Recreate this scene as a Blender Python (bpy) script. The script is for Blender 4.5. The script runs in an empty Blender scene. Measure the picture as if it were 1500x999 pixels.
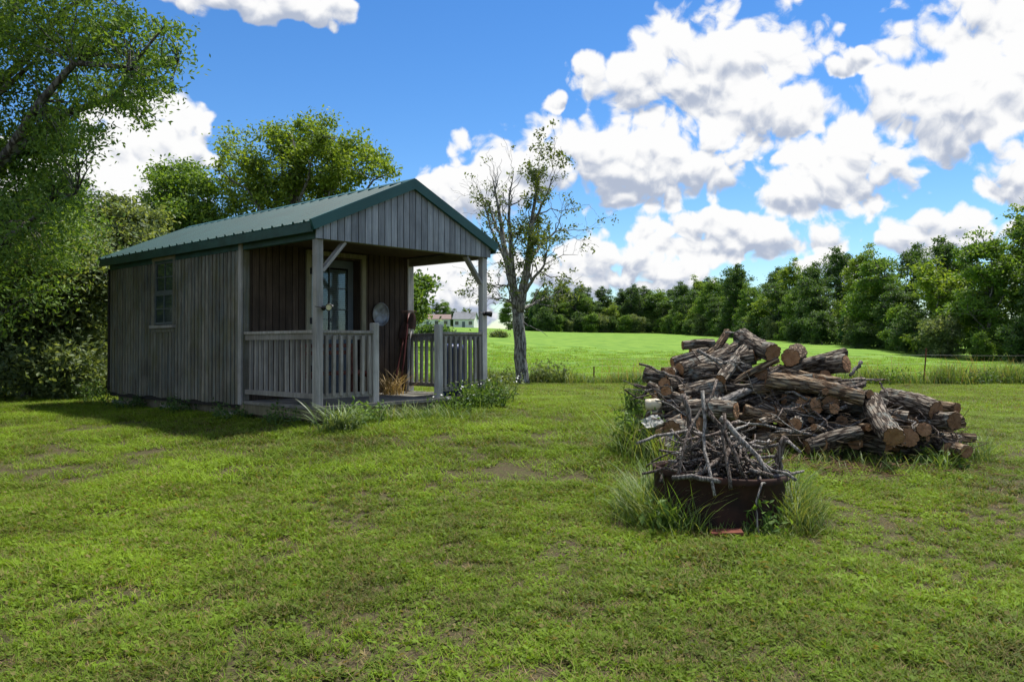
import bpy, math, random
import numpy as np
from mathutils import Vector, Matrix, Quaternion, Euler

R = math.radians
rng = np.random.default_rng(7)
random.seed(7)
scn = bpy.context.scene
col = scn.collection

# ------------------------------------------------------------------ camera
F, CX, HY, CZ = 1176.0, 750.0, 484.4, 1.35
cam_d = bpy.data.cameras.new('camera'); cam = bpy.data.objects.new('camera', cam_d); col.objects.link(cam)
cam.location = (0, 0, CZ); cam.rotation_euler = (R(90), 0, 0)
cam_d.sensor_width = 36; cam_d.lens = F / 1500 * 36; cam_d.shift_y = -(499.5 - HY) / 1500
cam_d.clip_start = 0.05; cam_d.clip_end = 5000
scn.camera = cam

# ------------------------------------------------------------------ sky and sun
SUN_AZ, SUN_EL = R(44), R(63)          # azimuth to the right of the view axis
world = bpy.data.worlds.new('World'); scn.world = world; world.use_nodes = True
WT = world.node_tree; WT.nodes.clear()
def nd(t, typ, **kw):
    n = t.nodes.new(typ)
    for k, v in kw.items():
        setattr(n, k, v)
    return n
def lk(t, a, b): t.links.new(a, b)
def mth(t, op, a, b=None, c=None, clamp=False):
    n = t.nodes.new('ShaderNodeMath'); n.operation = op; n.use_clamp = clamp
    for i, v in enumerate((a, b, c)):
        if v is None: continue
        if isinstance(v, (int, float)): n.inputs[i].default_value = v
        else: t.links.new(v, n.inputs[i])
    return n.outputs[0]
def vmth(t, op, a, b=None, s=None):
    n = t.nodes.new('ShaderNodeVectorMath'); n.operation = op
    for i, v in enumerate((a, b)):
        if v is None: continue
        if isinstance(v, (tuple, list)): n.inputs[i].default_value = v
        else: t.links.new(v, n.inputs[i])
    if s is not None: n.inputs['Scale'].default_value = s
    return n.outputs['Value'] if op in ('LENGTH', 'DOT_PRODUCT', 'DISTANCE') else n.outputs[0]
def sstep(t, v, lo, hi, a=0.0, b=1.0):
    n = t.nodes.new('ShaderNodeMapRange'); n.interpolation_type = 'SMOOTHSTEP'
    t.links.new(v, n.inputs['Value'])
    n.inputs['From Min'].default_value = lo; n.inputs['From Max'].default_value = hi
    n.inputs['To Min'].default_value = a; n.inputs['To Max'].default_value = b
    return n.outputs[0]
def mixc(t, fac, a, b, mode='MIX'):
    n = t.nodes.new('ShaderNodeMix'); n.data_type = 'RGBA'; n.blend_type = mode
    for s, v in ((n.inputs[0], fac), (n.inputs[6], a), (n.inputs[7], b)):
        if isinstance(v, (int, float)): s.default_value = v
        elif isinstance(v, (tuple, list)): s.default_value = (v[0], v[1], v[2], 1)
        else: t.links.new(v, s)
    return n.outputs[2]
def noise(t, vec, scale, detail=4, rough=.5, dist=0.0):
    n = t.nodes.new('ShaderNodeTexNoise'); n.inputs['Scale'].default_value = scale
    n.inputs['Detail'].default_value = detail; n.inputs['Roughness'].default_value = rough
    n.inputs['Distortion'].default_value = dist
    if vec is not None: t.links.new(vec, n.inputs['Vector'])
    return n

# cumulus heaps at their places in the sky: azimuth / elevation centres and half sizes in the px of the 1500 px photo
CLOUDS = [(1050,105,150,92),(925,130,95,58),(1135,165,100,62),(930,240,160,66),(765,235,95,62),(690,290,85,62),
          (1430,40,105,62),(1375,165,150,72),(1480,130,80,60),
          (1215,262,105,60),(1070,345,180,40),(900,395,170,40),
          (1385,338,85,30),(1490,250,50,48),(1200,388,60,20),
          (395,6,140,22),(480,2,60,18),(215,205,100,66),(140,280,120,80),(650,425,120,55),(1245,88,48,17),(1080,-12,30,24),(815,150,26,18)]
def az_el(px, py):
    az = math.atan((px - CX) / F)
    return az, math.atan((HY - py) / F * math.cos(az))
tc = nd(WT, 'ShaderNodeTexCoord')
dirn = vmth(WT, 'NORMALIZE', tc.outputs['Generated'])
s0 = nd(WT, 'ShaderNodeSeparateXYZ'); lk(WT, dirn, s0.inputs[0])
# conformal sky-dome coordinates (stereographic), so that puffs keep their shape all over the sky
inv = mth(WT, 'DIVIDE', 1.0, mth(WT, 'ADD', mth(WT, 'MAXIMUM', s0.outputs[2], -.3), 1.0))
cp = nd(WT, 'ShaderNodeCombineXYZ')
lk(WT, mth(WT, 'MULTIPLY', s0.outputs[0], inv), cp.inputs[0]); lk(WT, mth(WT, 'MULTIPLY', s0.outputs[1], inv), cp.inputs[1])
P2 = cp.outputs[0]
def n2d(vec, scale, detail, rough):
    n = noise(WT, vec, scale, detail, rough); n.noise_dimensions = '2D'; return n
wn = n2d(P2, 11, 3, .55)
wv = vmth(WT, 'SUBTRACT', wn.outputs['Color'], (.5, .5, .5))
Pw = vmth(WT, 'ADD', P2, vmth(WT, 'SCALE', wv, s=.04))
def vor2(vec, scale):
    v = nd(WT, 'ShaderNodeTexVoronoi', voronoi_dimensions='2D', feature='F1'); lk(WT, vec, v.inputs['Vector'])
    v.inputs['Scale'].default_value = scale; v.inputs['Detail'].default_value = 0
    return v.outputs['Distance']
az0 = mth(WT, 'ARCTAN2', s0.outputs[0], s0.outputs[1]); el0 = mth(WT, 'ARCSINE', s0.outputs[2])
ae = nd(WT, 'ShaderNodeCombineXYZ'); lk(WT, az0, ae.inputs[0]); lk(WT, el0, ae.inputs[1])
aew = vmth(WT, 'ADD', ae.outputs[0], vmth(WT, 'SCALE', wv, s=.06))
gen = n2d(P2, 3.2, 2, .5)  # unseen clouds outside the view, their cover raised for more ambient fill
outm = mth(WT, 'MAXIMUM', sstep(WT, mth(WT, 'ABSOLUTE', az0), .60, .72), sstep(WT, el0, .43, .52))
gen_v = mth(WT, 'SUBTRACT', mth(WT, 'MULTIPLY', mth(WT, 'SUBTRACT', gen.outputs['Fac'], .50), 8.0),
            mth(WT, 'MULTIPLY', mth(WT, 'SUBTRACT', 1.0, outm), 9.0))
def heaps(vec, low=0.0):
    acc = None
    for (px, py, rx, ry) in CLOUDS:
        a, e = az_el(px, py)
        n = WT.nodes.new('ShaderNodeVectorMath'); n.operation = 'MULTIPLY_ADD'; lk(WT, vec, n.inputs[0])
        n.inputs[1].default_value = (F / rx, F / ry, 0); n.inputs[2].default_value = (-a * F / rx, -e * F / ry - low, 0)
        d2 = vmth(WT, 'DOT_PRODUCT', n.outputs[0], n.outputs[0])
        acc = d2 if acc is None else mth(WT, 'SMOOTH_MIN', acc, d2, .3)
    return mth(WT, 'MAXIMUM', mth(WT, 'MAXIMUM', mth(WT, 'SUBTRACT', 1.0, acc), gen_v), -2.0)
def puffs(vec):
    b1 = mth(WT, 'MULTIPLY', mth(WT, 'SUBTRACT', .42, vor2(vec, 24)), 1.25)
    b2 = mth(WT, 'MULTIPLY', mth(WT, 'SUBTRACT', .42, vor2(vec, 58)), .75)
    b3 = mth(WT, 'MULTIPLY', mth(WT, 'SUBTRACT', .42, vor2(vec, 140)), .16)
    f = n2d(vec, 60, 5, .6)
    return mth(WT, 'ADD', mth(WT, 'ADD', mth(WT, 'ADD', b1, b2), b3), mth(WT, 'MULTIPLY', mth(WT, 'SUBTRACT', f.outputs['Fac'], .5), .85))
up2 = vmth(WT, 'SCALE', P2, s=-.013)                    # towards the zenith in dome coordinates
b0 = heaps(aew); p0 = puffs(Pw); p1 = puffs(vmth(WT, 'ADD', Pw, up2))
b1 = heaps(aew, .38)                                    # the same heaps, sampled a little towards their bases
d0 = mth(WT, 'ADD', mth(WT, 'ADD', b0, p0), .07)
alpha = sstep(WT, d0, .0, .5)
shade = mth(WT, 'SUBTRACT', mth(WT, 'SUBTRACT', b0, b1), mth(WT, 'MULTIPLY', mth(WT, 'SUBTRACT', p0, p1), .6))
lit = sstep(WT, shade, .0, .74, 1.0, 0.0)
cloud_c = mixc(WT, lit, (.46, .52, .65), (1.0, 1.0, 1.0))
SD = Vector((math.sin(SUN_AZ) * math.cos(SUN_EL), math.cos(SUN_AZ) * math.cos(SUN_EL), math.sin(SUN_EL)))
SKY = .084
sky = nd(WT, 'ShaderNodeTexSky', sky_type='NISHITA'); sky.sun_disc = False
sky.sun_elevation = SUN_EL; sky.sun_rotation = SUN_AZ; sky.altitude = 200; sky.air_density = 1.0; sky.dust_density = .0; sky.ozone_density = 1.6
hs = nd(WT, 'ShaderNodeHueSaturation'); hs.inputs['Saturation'].default_value = 1.26; hs.inputs['Value'].default_value = 1.0
lk(WT, sky.outputs[0], hs.inputs['Color'])
cl10 = mixc(WT, 1.0, cloud_c, (.585 / SKY,) * 3, 'MULTIPLY')
blue = mixc(WT, 1.0, hs.outputs[0], (.72, .88, 1.06), 'MULTIPLY')
skyc = mixc(WT, alpha, blue, cl10)
bg = nd(WT, 'ShaderNodeBackground'); lk(WT, skyc, bg.inputs['Color']); bg.inputs['Strength'].default_value = SKY
wo = nd(WT, 'ShaderNodeOutputWorld'); lk(WT, bg.outputs[0], wo.inputs[0])
world.cycles.sampling_method = 'MANUAL'; world.cycles.sample_map_resolution = 512

sun_d = bpy.data.lights.new('sun', 'SUN'); sun_d.energy = 4.6; sun_d.angle = R(4); sun_d.color = (1, .95, .87)
sun = bpy.data.objects.new('sun', sun_d); col.objects.link(sun)
sun.rotation_euler = (-SD).to_track_quat('-Z', 'Y').to_euler(); sun.location = (10, 10, 40)

scn.view_settings.view_transform = 'Standard'; scn.view_settings.look = 'None'
scn.view_settings.exposure = 0.76; scn.view_settings.gamma = 1.0; scn.view_settings.use_curve_mapping = False
scn.render.engine = 'CYCLES'
scn.cycles.use_denoising = True
scn.cycles.max_bounces = 7; scn.cycles.diffuse_bounces = 4; scn.cycles.transmission_bounces = 5; scn.cycles.transparent_max_bounces = 6
scn.cycles.caustics_reflective = False; scn.cycles.caustics_refractive = False; scn.cycles.sample_clamp_indirect = 6

# ------------------------------------------------------------------ helpers
def at(px, py, d):
    return Vector(((px - CX) / F * d, d, CZ + (HY - py) / F * d))
def new_obj(name, data, parent=None):
    o = bpy.data.objects.new(name, data); col.objects.link(o)
    if parent is not None: o.parent = parent
    return o
def tag(o, label=None, cat=None, group=None, kind=None):
    if label: o['label'] = label
    if cat: o['category'] = cat
    if group: o['group'] = group
    if kind: o['kind'] = kind
    return o
def empty(name, loc=(0, 0, 0), rz=0, parent=None):
    o = new_obj(name, None, parent); o.location = loc; o.rotation_euler = (0, 0, rz); o.empty_display_size = .2
    return o
def mk_mesh(name, V, faces, mats=(), smooth=False):
    """V (n,3); faces: list of int arrays (m,3) or (m,4)"""
    me = bpy.data.meshes.new(name)
    V = np.asarray(V, np.float32)
    if not isinstance(faces, list): faces = [faces]
    faces = [np.asarray(f, np.int32) for f in faces if len(f)]
    li = np.concatenate([f.ravel() for f in faces]); tot = np.concatenate([np.full(len(f), f.shape[1], np.int32) for f in faces])
    st = np.concatenate([[0], np.cumsum(tot)[:-1]]).astype(np.int32)
    me.vertices.add(len(V)); me.vertices.foreach_set('co', V.ravel())
    me.loops.add(len(li)); me.loops.foreach_set('vertex_index', li.astype(np.int32))
    me.polygons.add(len(tot)); me.polygons.foreach_set('loop_start', st)
    try: me.polygons.foreach_set('loop_total', tot)
    except Exception: pass
    me.polygons.foreach_set('use_smooth', np.full(len(tot), bool(smooth)))
    for m in mats: me.materials.append(m)
    me.update(calc_edges=True); me.validate()
    return me
class Acc:
    def __init__(s): s.V = []; s.F = []; s.n = 0
    def add(s, V, F):
        V = np.asarray(V, float); s.V.append(V)
        for f in (F if isinstance(F, list) else [F]): s.F.append(np.asarray(f) + s.n)
        s.n += len(V)
    def mesh(s, name, mat, smooth=False):
        q = [f for f in s.F if f.shape[1] == 4]; t = [f for f in s.F if f.shape[1] == 3]
        fs = ([np.concatenate(q)] if q else []) + ([np.concatenate(t)] if t else [])
        return mk_mesh(name, np.concatenate(s.V), fs, [mat], smooth)
BOXF = np.array([[0,3,2,1],[4,5,6,7],[0,1,5,4],[1,2,6,5],[2,3,7,6],[3,0,4,7]])
def box_v(lo, hi):
    (a,b,c),(d,e,f) = lo, hi
    return np.array([[a,b,c],[d,b,c],[d,e,c],[a,e,c],[a,b,f],[d,b,f],[d,e,f],[a,e,f]], float)
def box(name, lo, hi, mat, parent=None, bevel=0.0):
    """a box whose mesh origin is its centre"""
    lo = np.array(lo, float); hi = np.array(hi, float); c = (lo + hi) / 2
    me = mk_mesh(name, box_v(lo - c, hi - c), BOXF, [mat])
    o = new_obj(name, me, parent); o.location = c
    if bevel:
        m = o.modifiers.new('bevel', 'BEVEL'); m.width = bevel; m.segments = 2
    return o
def beam(name, p, q, w, h, mat, parent=None, up=(0, 0, 1), bevel=0.0):
    """a straight timber from p to q, w wide, h high; local Z runs along it"""
    p, q = Vector(p), Vector(q); d = q - p; L = d.length; z = d.normalized()
    x = Vector(up).cross(z)
    if x.length < 1e-4: x = Vector((1, 0, 0))
    x.normalize(); y = z.cross(x)
    me = mk_mesh(name, box_v((-w/2, -h/2, -L/2), (w/2, h/2, L/2)), BOXF, [mat])
    o = new_obj(name, me, parent)
    o.matrix_local = Matrix.Translation((p + q) / 2) @ Matrix((x, y, z)).transposed().to_4x4()
    if bevel:
        m = o.modifiers.new('bevel', 'BEVEL'); m.width = bevel; m.segments = 2
    return o
def tube_vf(P, rad, seg=6, cap=True):
    P = np.asarray(P, float); n = len(P); rad = np.broadcast_to(np.asarray(rad, float), (n,))
    T = np.gradient(P, axis=0); T /= np.linalg.norm(T, axis=1)[:, None] + 1e-12
    m = T.mean(0); ref = np.array([0, 0, 1.]) if abs(m[2]) < .8 * np.linalg.norm(m) + 1e-9 else np.array([1., 0.13, 0])
    X = np.cross(ref, T); X /= np.linalg.norm(X, axis=1)[:, None] + 1e-12; Y = np.cross(T, X)
    a = np.arange(seg) / seg * 2 * np.pi
    V = P[:, None, :] + rad[:, None, None] * (np.cos(a)[None, :, None] * X[:, None, :] + np.sin(a)[None, :, None] * Y[:, None, :])
    V = V.reshape(-1, 3)
    i = np.arange(n - 1)[:, None] * seg; j = np.arange(seg)[None, :]; k = (j + 1) % seg
    Fq = np.stack([i + j, i + k, i + seg + k, i + seg + j], -1).reshape(-1, 4)
    fs = [Fq]
    if cap:
        V = np.concatenate([V, P[:1], P[-1:]]); b = n * seg
        jj = np.arange(seg); kk = (jj + 1) % seg
        fs.append(np.concatenate([np.stack([np.full(seg, b), kk, jj], -1), np.stack([np.full(seg, b + 1), (n-1)*seg + jj, (n-1)*seg + kk], -1)]))
    return V, fs
def lathe_vf(prof, seg=24):
    prof = np.asarray(prof, float); n = len(prof); a = np.arange(seg) / seg * 2 * np.pi
    V = np.stack([prof[:, None, 0] * np.cos(a), prof[:, None, 0] * np.sin(a), np.repeat(prof[:, 1:2], seg, 1)], -1).reshape(-1, 3)
    i = np.arange(n - 1)[:, None] * seg; j = np.arange(seg)[None, :]; k = (j + 1) % seg
    return V, [np.stack([i + j, i + k, i + seg + k, i + seg + j], -1).reshape(-1, 4)]
def bez(p, q, sag=0.0, n=6, jit=0.0, up=0.0):
    p = np.asarray(p, float); q = np.asarray(q, float); t = np.linspace(0, 1, n)[:, None]
    L = np.linalg.norm(q - p)
    P = p + (q - p) * t
    P[:, 2] += (4 * t * (1 - t))[:, 0] * L * up
    if jit:
        J = rng.normal(0, jit * L, (n, 3)); J[0] = 0; J[-1] = 0; P += J
    return P

# ------------------------------------------------------------------ materials
def new_mat(name):
    m = bpy.data.materials.new(name); m.use_nodes = True; t = m.node_tree; t.nodes.clear()
    out = t.nodes.new('ShaderNodeOutputMaterial'); b = t.nodes.new('ShaderNodeBsdfPrincipled')
    t.links.new(b.outputs[0], out.inputs[0]); b.inputs['Roughness'].default_value = .8
    b.inputs['Specular IOR Level'].default_value = .25
    return m, t, b, out
def ramp(t, fac, stops):
    n = t.nodes.new('ShaderNodeValToRGB'); e = n.color_ramp.elements
    while len(e) < len(stops): e.new(.5)
    for s, (p, c) in zip(e, stops): s.position = p; s.color = (*c, 1)
    t.links.new(fac, n.inputs[0]); return n.outputs[0]
def bump(t, b, h, strength=.4, dist=.01):
    n = t.nodes.new('ShaderNodeBump'); n.inputs['Strength'].default_value = strength; n.inputs['Distance'].default_value = dist
    t.links.new(h, n.inputs['Height']); t.links.new(n.outputs[0], b.inputs['Normal'])
def obj_rand_coords(t, scale):
    """object coordinates, shifted for each object and stretched"""
    tc = nd(t, 'ShaderNodeTexCoord'); oi = nd(t, 'ShaderNodeObjectInfo')
    sh = nd(t, 'ShaderNodeCombineXYZ')
    for i, k in enumerate((37.0, 91.0, 53.0)): lk(t, mth(t, 'MULTIPLY', oi.outputs['Random'], k), sh.inputs[i])
    v = vmth(t, 'ADD', tc.outputs['Object'], sh.outputs[0])
    return vmth(t, 'MULTIPLY', v, scale), oi.outputs['Random'], tc
def wood_mat(name, c_dark, c_mid, c_light, algae=0.0, algae_c=(.10, .11, .045), rough=.85, grain=(38, 38, 2.2), paint=None, paint_amt=0.0):
    m, t, b, out = new_mat(name)
    v, rnd, tc = obj_rand_coords(t, grain)
    n1 = noise(t, v, 1.0, 6, .65, .6)
    c = ramp(t, n1.outputs['Fac'], [(.25, c_dark), (.5, c_mid), (.75, c_light)])
    geo = nd(t, 'ShaderNodeNewGeometry')
    n2 = noise(t, geo.outputs['Position'], 2.3, 5, .6)
    c = mixc(t, sstep(t, n2.outputs['Fac'], .42, .68, 0, .55), c, c_dark)
    tint = mth(t, 'ADD', mth(t, 'MULTIPLY', rnd, .5), .74)
    tn = nd(t, 'ShaderNodeCombineXYZ')
    for i in range(3): lk(t, tint, tn.inputs[i])
    c = mixc(t, 1.0, c, tn.outputs[0], 'MULTIPLY')
    if algae:
        n3 = noise(t, vmth(t, 'MULTIPLY', geo.outputs['Position'], (1.5, 1.5, .9)), 2.1, 6, .68)
        c = mixc(t, sstep(t, n3.outputs['Fac'], .45, .65, 0, algae), c, algae_c)
    if paint:
        n4 = noise(t, vmth(t, 'MULTIPLY', geo.outputs['Position'], (9, 9, 1.4)), 1.6, 6, .7)
        c = mixc(t, sstep(t, n4.outputs['Fac'], .5 - .12 * paint_amt, .62, 0, paint_amt), c, paint)
    lk(t, c, b.inputs['Base Color']); b.inputs['Roughness'].default_value = rough
    bump(t, b, n1.outputs['Fac'], .35, .006)
    return m
M = {}
M['siding'] = wood_mat('weathered_siding', (.052, .048, .037), (.15, .138, .108), (.275, .258, .21), .65, (.105, .10, .045), paint=(.10, .135, .14), paint_amt=.4)
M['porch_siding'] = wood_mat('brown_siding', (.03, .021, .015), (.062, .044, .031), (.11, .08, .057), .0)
M['gable'] = wood_mat('grey_gable_siding', (.15, .16, .17), (.27, .285, .30), (.39, .405, .415), .0)
M['post'] = wood_mat('grey_post_wood', (.2, .19, .175), (.38, .365, .34), (.52, .505, .47), .3, (.2, .19, .12), grain=(30, 30, 1.6))
M['rail'] = wood_mat('grey_rail_wood', (.125, .115, .10), (.245, .23, .205), (.37, .35, .32), .3, (.14, .12, .08))
M['deck'] = wood_mat('deck_wood', (.09, .085, .075), (.18, .17, .15), (.27, .26, .23), .4, grain=(30, 2.2, 30))
M['skid'] = wood_mat('old_skid_timber', (.09, .08, .055), (.17, .15, .10), (.25, .22, .15), .4)
M['dark'] = wood_mat('dark_sheathing', (.012, .011, .01), (.02, .018, .016), (.03, .027, .024))
M['trim'] = wood_mat('worn_cream_trim', (.14, .13, .085), (.28, .26, .18), (.4, .37, .27), .35, (.2, .17, .09))
def plain(name, c, rough=.6, metal=0.0, var=.25, scale=4, spec=.3, c2=None, bmp=0.0):
    m, t, b, out = new_mat(name)
    geo = nd(t, 'ShaderNodeNewGeometry'); n = noise(t, geo.outputs['Position'], scale, 5, .6)
    c2 = c2 or tuple(x * (1 - var) for x in c)
    cc = ramp(t, n.outputs['Fac'], [(.32, c2), (.68, c)])
    lk(t, cc, b.inputs['Base Color']); b.inputs['Roughness'].default_value = rough; b.inputs['Metallic'].default_value = metal
    b.inputs['Specular IOR Level'].default_value = spec
    if bmp: bump(t, b, n.outputs['Fac'], bmp, .01)
    return m
M['green_metal'] = plain('green_painted_metal', (.02, .088, .084), .5, .0, .3, 1.5, .3)
M['green_trim'] = plain('green_painted_trim', (.028, .078, .066), .55, .0, .3, 5, .3, c2=(.018, .045, .036))
M['glass'] = plain('dark_window_glass', (.03, .045, .045), .06, .0, .4, 3, .6)
M['blind_glass'] = plain('glass', (.05, .06, .06), .08, 0, .3, 3, .6)
M['blind'] = plain('blind_slat', (.42, .45, .46), .6, 0, .2, 5)
M['sash'] = plain('grey_sash', (.09, .105, .10), .6, 0, .3, 9)
M['door'] = plain('blue_grey_door', (.13, .16, .18), .55, 0, .3, 3)
M['black'] = plain('black_plastic', (.012, .012, .012), .5)
M['rust_bar'] = plain('rust_brown_bar', (.16, .055, .035), .8, 0, .5, 12)
M['rust'] = plain('rusty_steel', (.055, .026, .018), .85, 0, .5, 7, .2, c2=(.018, .012, .011), bmp=.4)
M['tpost'] = plain('rusty_fence_post', (.22, .09, .05), .9, 0, .5, 8)
M['wire'] = plain('wire', (.3, .3, .3), .5, .6)
M['block'] = plain('concrete_block', (.30, .29, .26), .95, 0, .35, 9, .2, bmp=.4)
M['brick'] = plain('red_brick', (.19, .065, .042), .95, 0, .4, 14, .2, bmp=.4)
M['blue'] = plain('blue_plastic', (.03, .055, .17), .45, 0, .4, 3, .4)
M['pale_blue'] = plain('pale_plastic', (.45, .5, .58), .5)
M['cream'] = plain('cream_plastic', (.62, .55, .40), .5, 0, .25, 8)
M['paper'] = plain('pale_paper', (.36, .36, .33), .8, 0, .2, 8)
M['lens'] = plain('lamp_lens', (.55, .5, .22), .2, 0, .3, 30, .5)
M['galv'] = plain('galvanised_tray', (.24, .25, .26), .4, .35, .6, 11, .4, c2=(.09, .085, .08))
M['red'] = plain('red_handle', (.13, .03, .025), .5, 0, .4, 6)
M['pole'] = plain('pale_handle', (.32, .31, .29), .6, 0, .3, 6)
M['white_wall'] = plain('white_house_wall', (.75, .75, .73), .8, 0, .1, 1)
M['roof_red'] = plain('brown_red_roof', (.20, .14, .125), .8, 0, .2, 1)
M['roof_grey'] = plain('grey_roof', (.20, .21, .23), .8, 0, .2, 1)

def clear_mat():
    m, t, b, out = new_mat('clear_pane'); tr = nd(t, 'ShaderNodeBsdfTransparent'); gl = nd(t, 'ShaderNodeBsdfGlossy'); gl.inputs['Roughness'].default_value = .05
    tr.inputs['Color'].default_value = (.8, .84, .84, 1); fr = nd(t, 'ShaderNodeFresnel'); mx = nd(t, 'ShaderNodeMixShader'); lk(t, fr.outputs[0], mx.inputs[0]); lk(t, tr.outputs[0], mx.inputs[1]); lk(t, gl.outputs[0], mx.inputs[2]); lk(t, mx.outputs[0], out.inputs[0])
    return m
M['clear'] = clear_mat()
def leaf_mat(name, c1, c2, c3, trans=.42, rough=.55):
    m, t, b, out = new_mat(name)
    geo = nd(t, 'ShaderNodeNewGeometry')
    n = noise(t, geo.outputs['Position'], .8, 3, .6)
    f = mth(t, 'ADD', mth(t, 'MULTIPLY', geo.outputs['Random Per Island'], .55), mth(t, 'MULTIPLY', n.outputs['Fac'], .5))
    c = ramp(t, f, [(.2, c1), (.5, c2), (.88, c3)])
    lk(t, c, b.inputs['Base Color']); b.inputs['Roughness'].default_value = rough; b.inputs['Specular IOR Level'].default_value = .3
    tr = nd(t, 'ShaderNodeBsdfTranslucent')
    ct = mixc(t, 1.0, c, (1.35, 1.25, .5), 'MULTIPLY'); lk(t, ct, tr.inputs['Color'])
    mx = nd(t, 'ShaderNodeMixShader'); mx.inputs[0].default_value = trans
    lk(t, b.outputs[0], mx.inputs[1]); lk(t, tr.outputs[0], mx.inputs[2]); lk(t, mx.outputs[0], out.inputs[0])
    return m
M['leaf_mid'] = leaf_mat('leaf_mid_green', (.055, .118, .025), (.112, .206, .034), (.206, .317, .055))
M['leaf_yellow'] = leaf_mat('leaf_yellow_green', (.079, .135, .022), (.159, .254, .034), (.285, .373, .055))
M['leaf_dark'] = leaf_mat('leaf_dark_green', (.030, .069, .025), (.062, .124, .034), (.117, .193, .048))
M['leaf_grey'] = leaf_mat('leaf_grey_green', (.077, .115, .054), (.139, .193, .077), (.248, .301, .123))
M['leaf_blue'] = leaf_mat('leaf_deep_green', (.028, .076, .028), (.055, .138, .041), (.103, .207, .055))
M['leaf_olive'] = leaf_mat('leaf_sparse_green', (.055, .08, .02), (.10, .145, .03), (.16, .20, .045)) #leaf_mat('leaf_olive', (.069, .076, .025), (.124, .152, .034), (.193, .207, .055))
M['leaf_far'] = leaf_mat('leaf_far_green', (.041, .083, .041), (.076, .131, .062), (.124, .186, .083))
M['weed'] = leaf_mat('weed_leaf', (.05, .1, .02), (.095, .18, .03), (.17, .26, .06))
M['strap'] = leaf_mat('strap_leaf', (.07, .12, .04), (.13, .2, .07), (.24, .3, .13), .3, .45)
M['straw'] = leaf_mat('dry_straw', (.20, .14, .06), (.34, .24, .10), (.5, .38, .18), .3)
M['tallgrass'] = leaf_mat('tall_grass_blade', (.06, .12, .025), (.12, .2, .04), (.27, .28, .11), .35)
M['white_flower'] = plain('white_petal', (.75, .75, .7), .7)

def bark_mat(name, c1, c2, c3, lichen=.5, scale=(30, 30, 5), lich_c=(.34, .37, .33), bstr=.9):
    m, t, b, out = new_mat(name)
    v, rnd, tc = obj_rand_coords(t, scale)
    n1 = noise(t, v, 1.0, 7, .68, 1.4)
    vo = nd(t, 'ShaderNodeTexVoronoi', feature='DISTANCE_TO_EDGE'); lk(t, vmth(t, 'ADD', v, vmth(t, 'SCALE', n1.outputs['Color'], s=.9)), vo.inputs['Vector']); vo.inputs['Scale'].default_value = 1.1
    crack = sstep(t, vo.outputs['Distance'], .0, .22)
    h = mth(t, 'ADD', mth(t, 'MULTIPLY', crack, .7), mth(t, 'MULTIPLY', n1.outputs['Fac'], .6))
    c = ramp(t, h, [(.22, c1), (.62, c2), (.98, c3)])
    geo = nd(t, 'ShaderNodeNewGeometry')
    n2 = noise(t, geo.outputs['Position'], 9, 6, .7)
    li = mth(t, 'MULTIPLY', sstep(t, n2.outputs['Fac'], .5, .63, 0, lichen), mth(t, 'ADD', .35, mth(t, 'MULTIPLY', rnd, .9)), clamp=True)
    c = mixc(t, li, c, lich_c)
    tint = mth(t, 'ADD', mth(t, 'MULTIPLY', rnd, .6), .7); tn = nd(t, 'ShaderNodeCombineXYZ')
    for i in range(3): lk(t, tint, tn.inputs[i])
    c = mixc(t, 1.0, c, tn.outputs[0], 'MULTIPLY')
    lk(t, c, b.inputs['Base Color']); b.inputs['Roughness'].default_value = .95; b.inputs['Specular IOR Level'].default_value = .15
    bump(t, b, h, bstr, .02)
    return m
M['bark'] = bark_mat('log_bark', (.022, .016, .013), (.10, .077, .06), (.23, .195, .155), .6, lich_c=(.24, .26, .235))
M['bark_brown'] = bark_mat('brown_log_bark', (.03, .018, .012), (.125, .083, .052), (.25, .185, .12), .25, lich_c=(.22, .23, .2))
M['bark_tree'] = bark_mat('tree_bark', (.04, .036, .03), (.125, .115, .10), (.24, .23, .21), .45, scale=(9, 9, 1.6))
M['stick'] = bark_mat('stick_bark', (.03, .022, .018), (.085, .066, .054), (.18, .15, .13), .4, lich_c=(.2, .21, .19), scale=(50, 50, 9), bstr=.4)
M['stick_grey'] = bark_mat('bare_grey_stick', (.06, .053, .047), (.145, .132, .12), (.27, .25, .23), .4, lich_c=(.26, .27, .25), scale=(50, 50, 9), bstr=.3)
M['twig'] = plain('twig_litter', (.13, .095, .06), .95, 0, .6, 6)
M['needle'] = plain('dead_leaf_litter', (.19, .11, .06), .95, 0, .6, 9)
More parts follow.
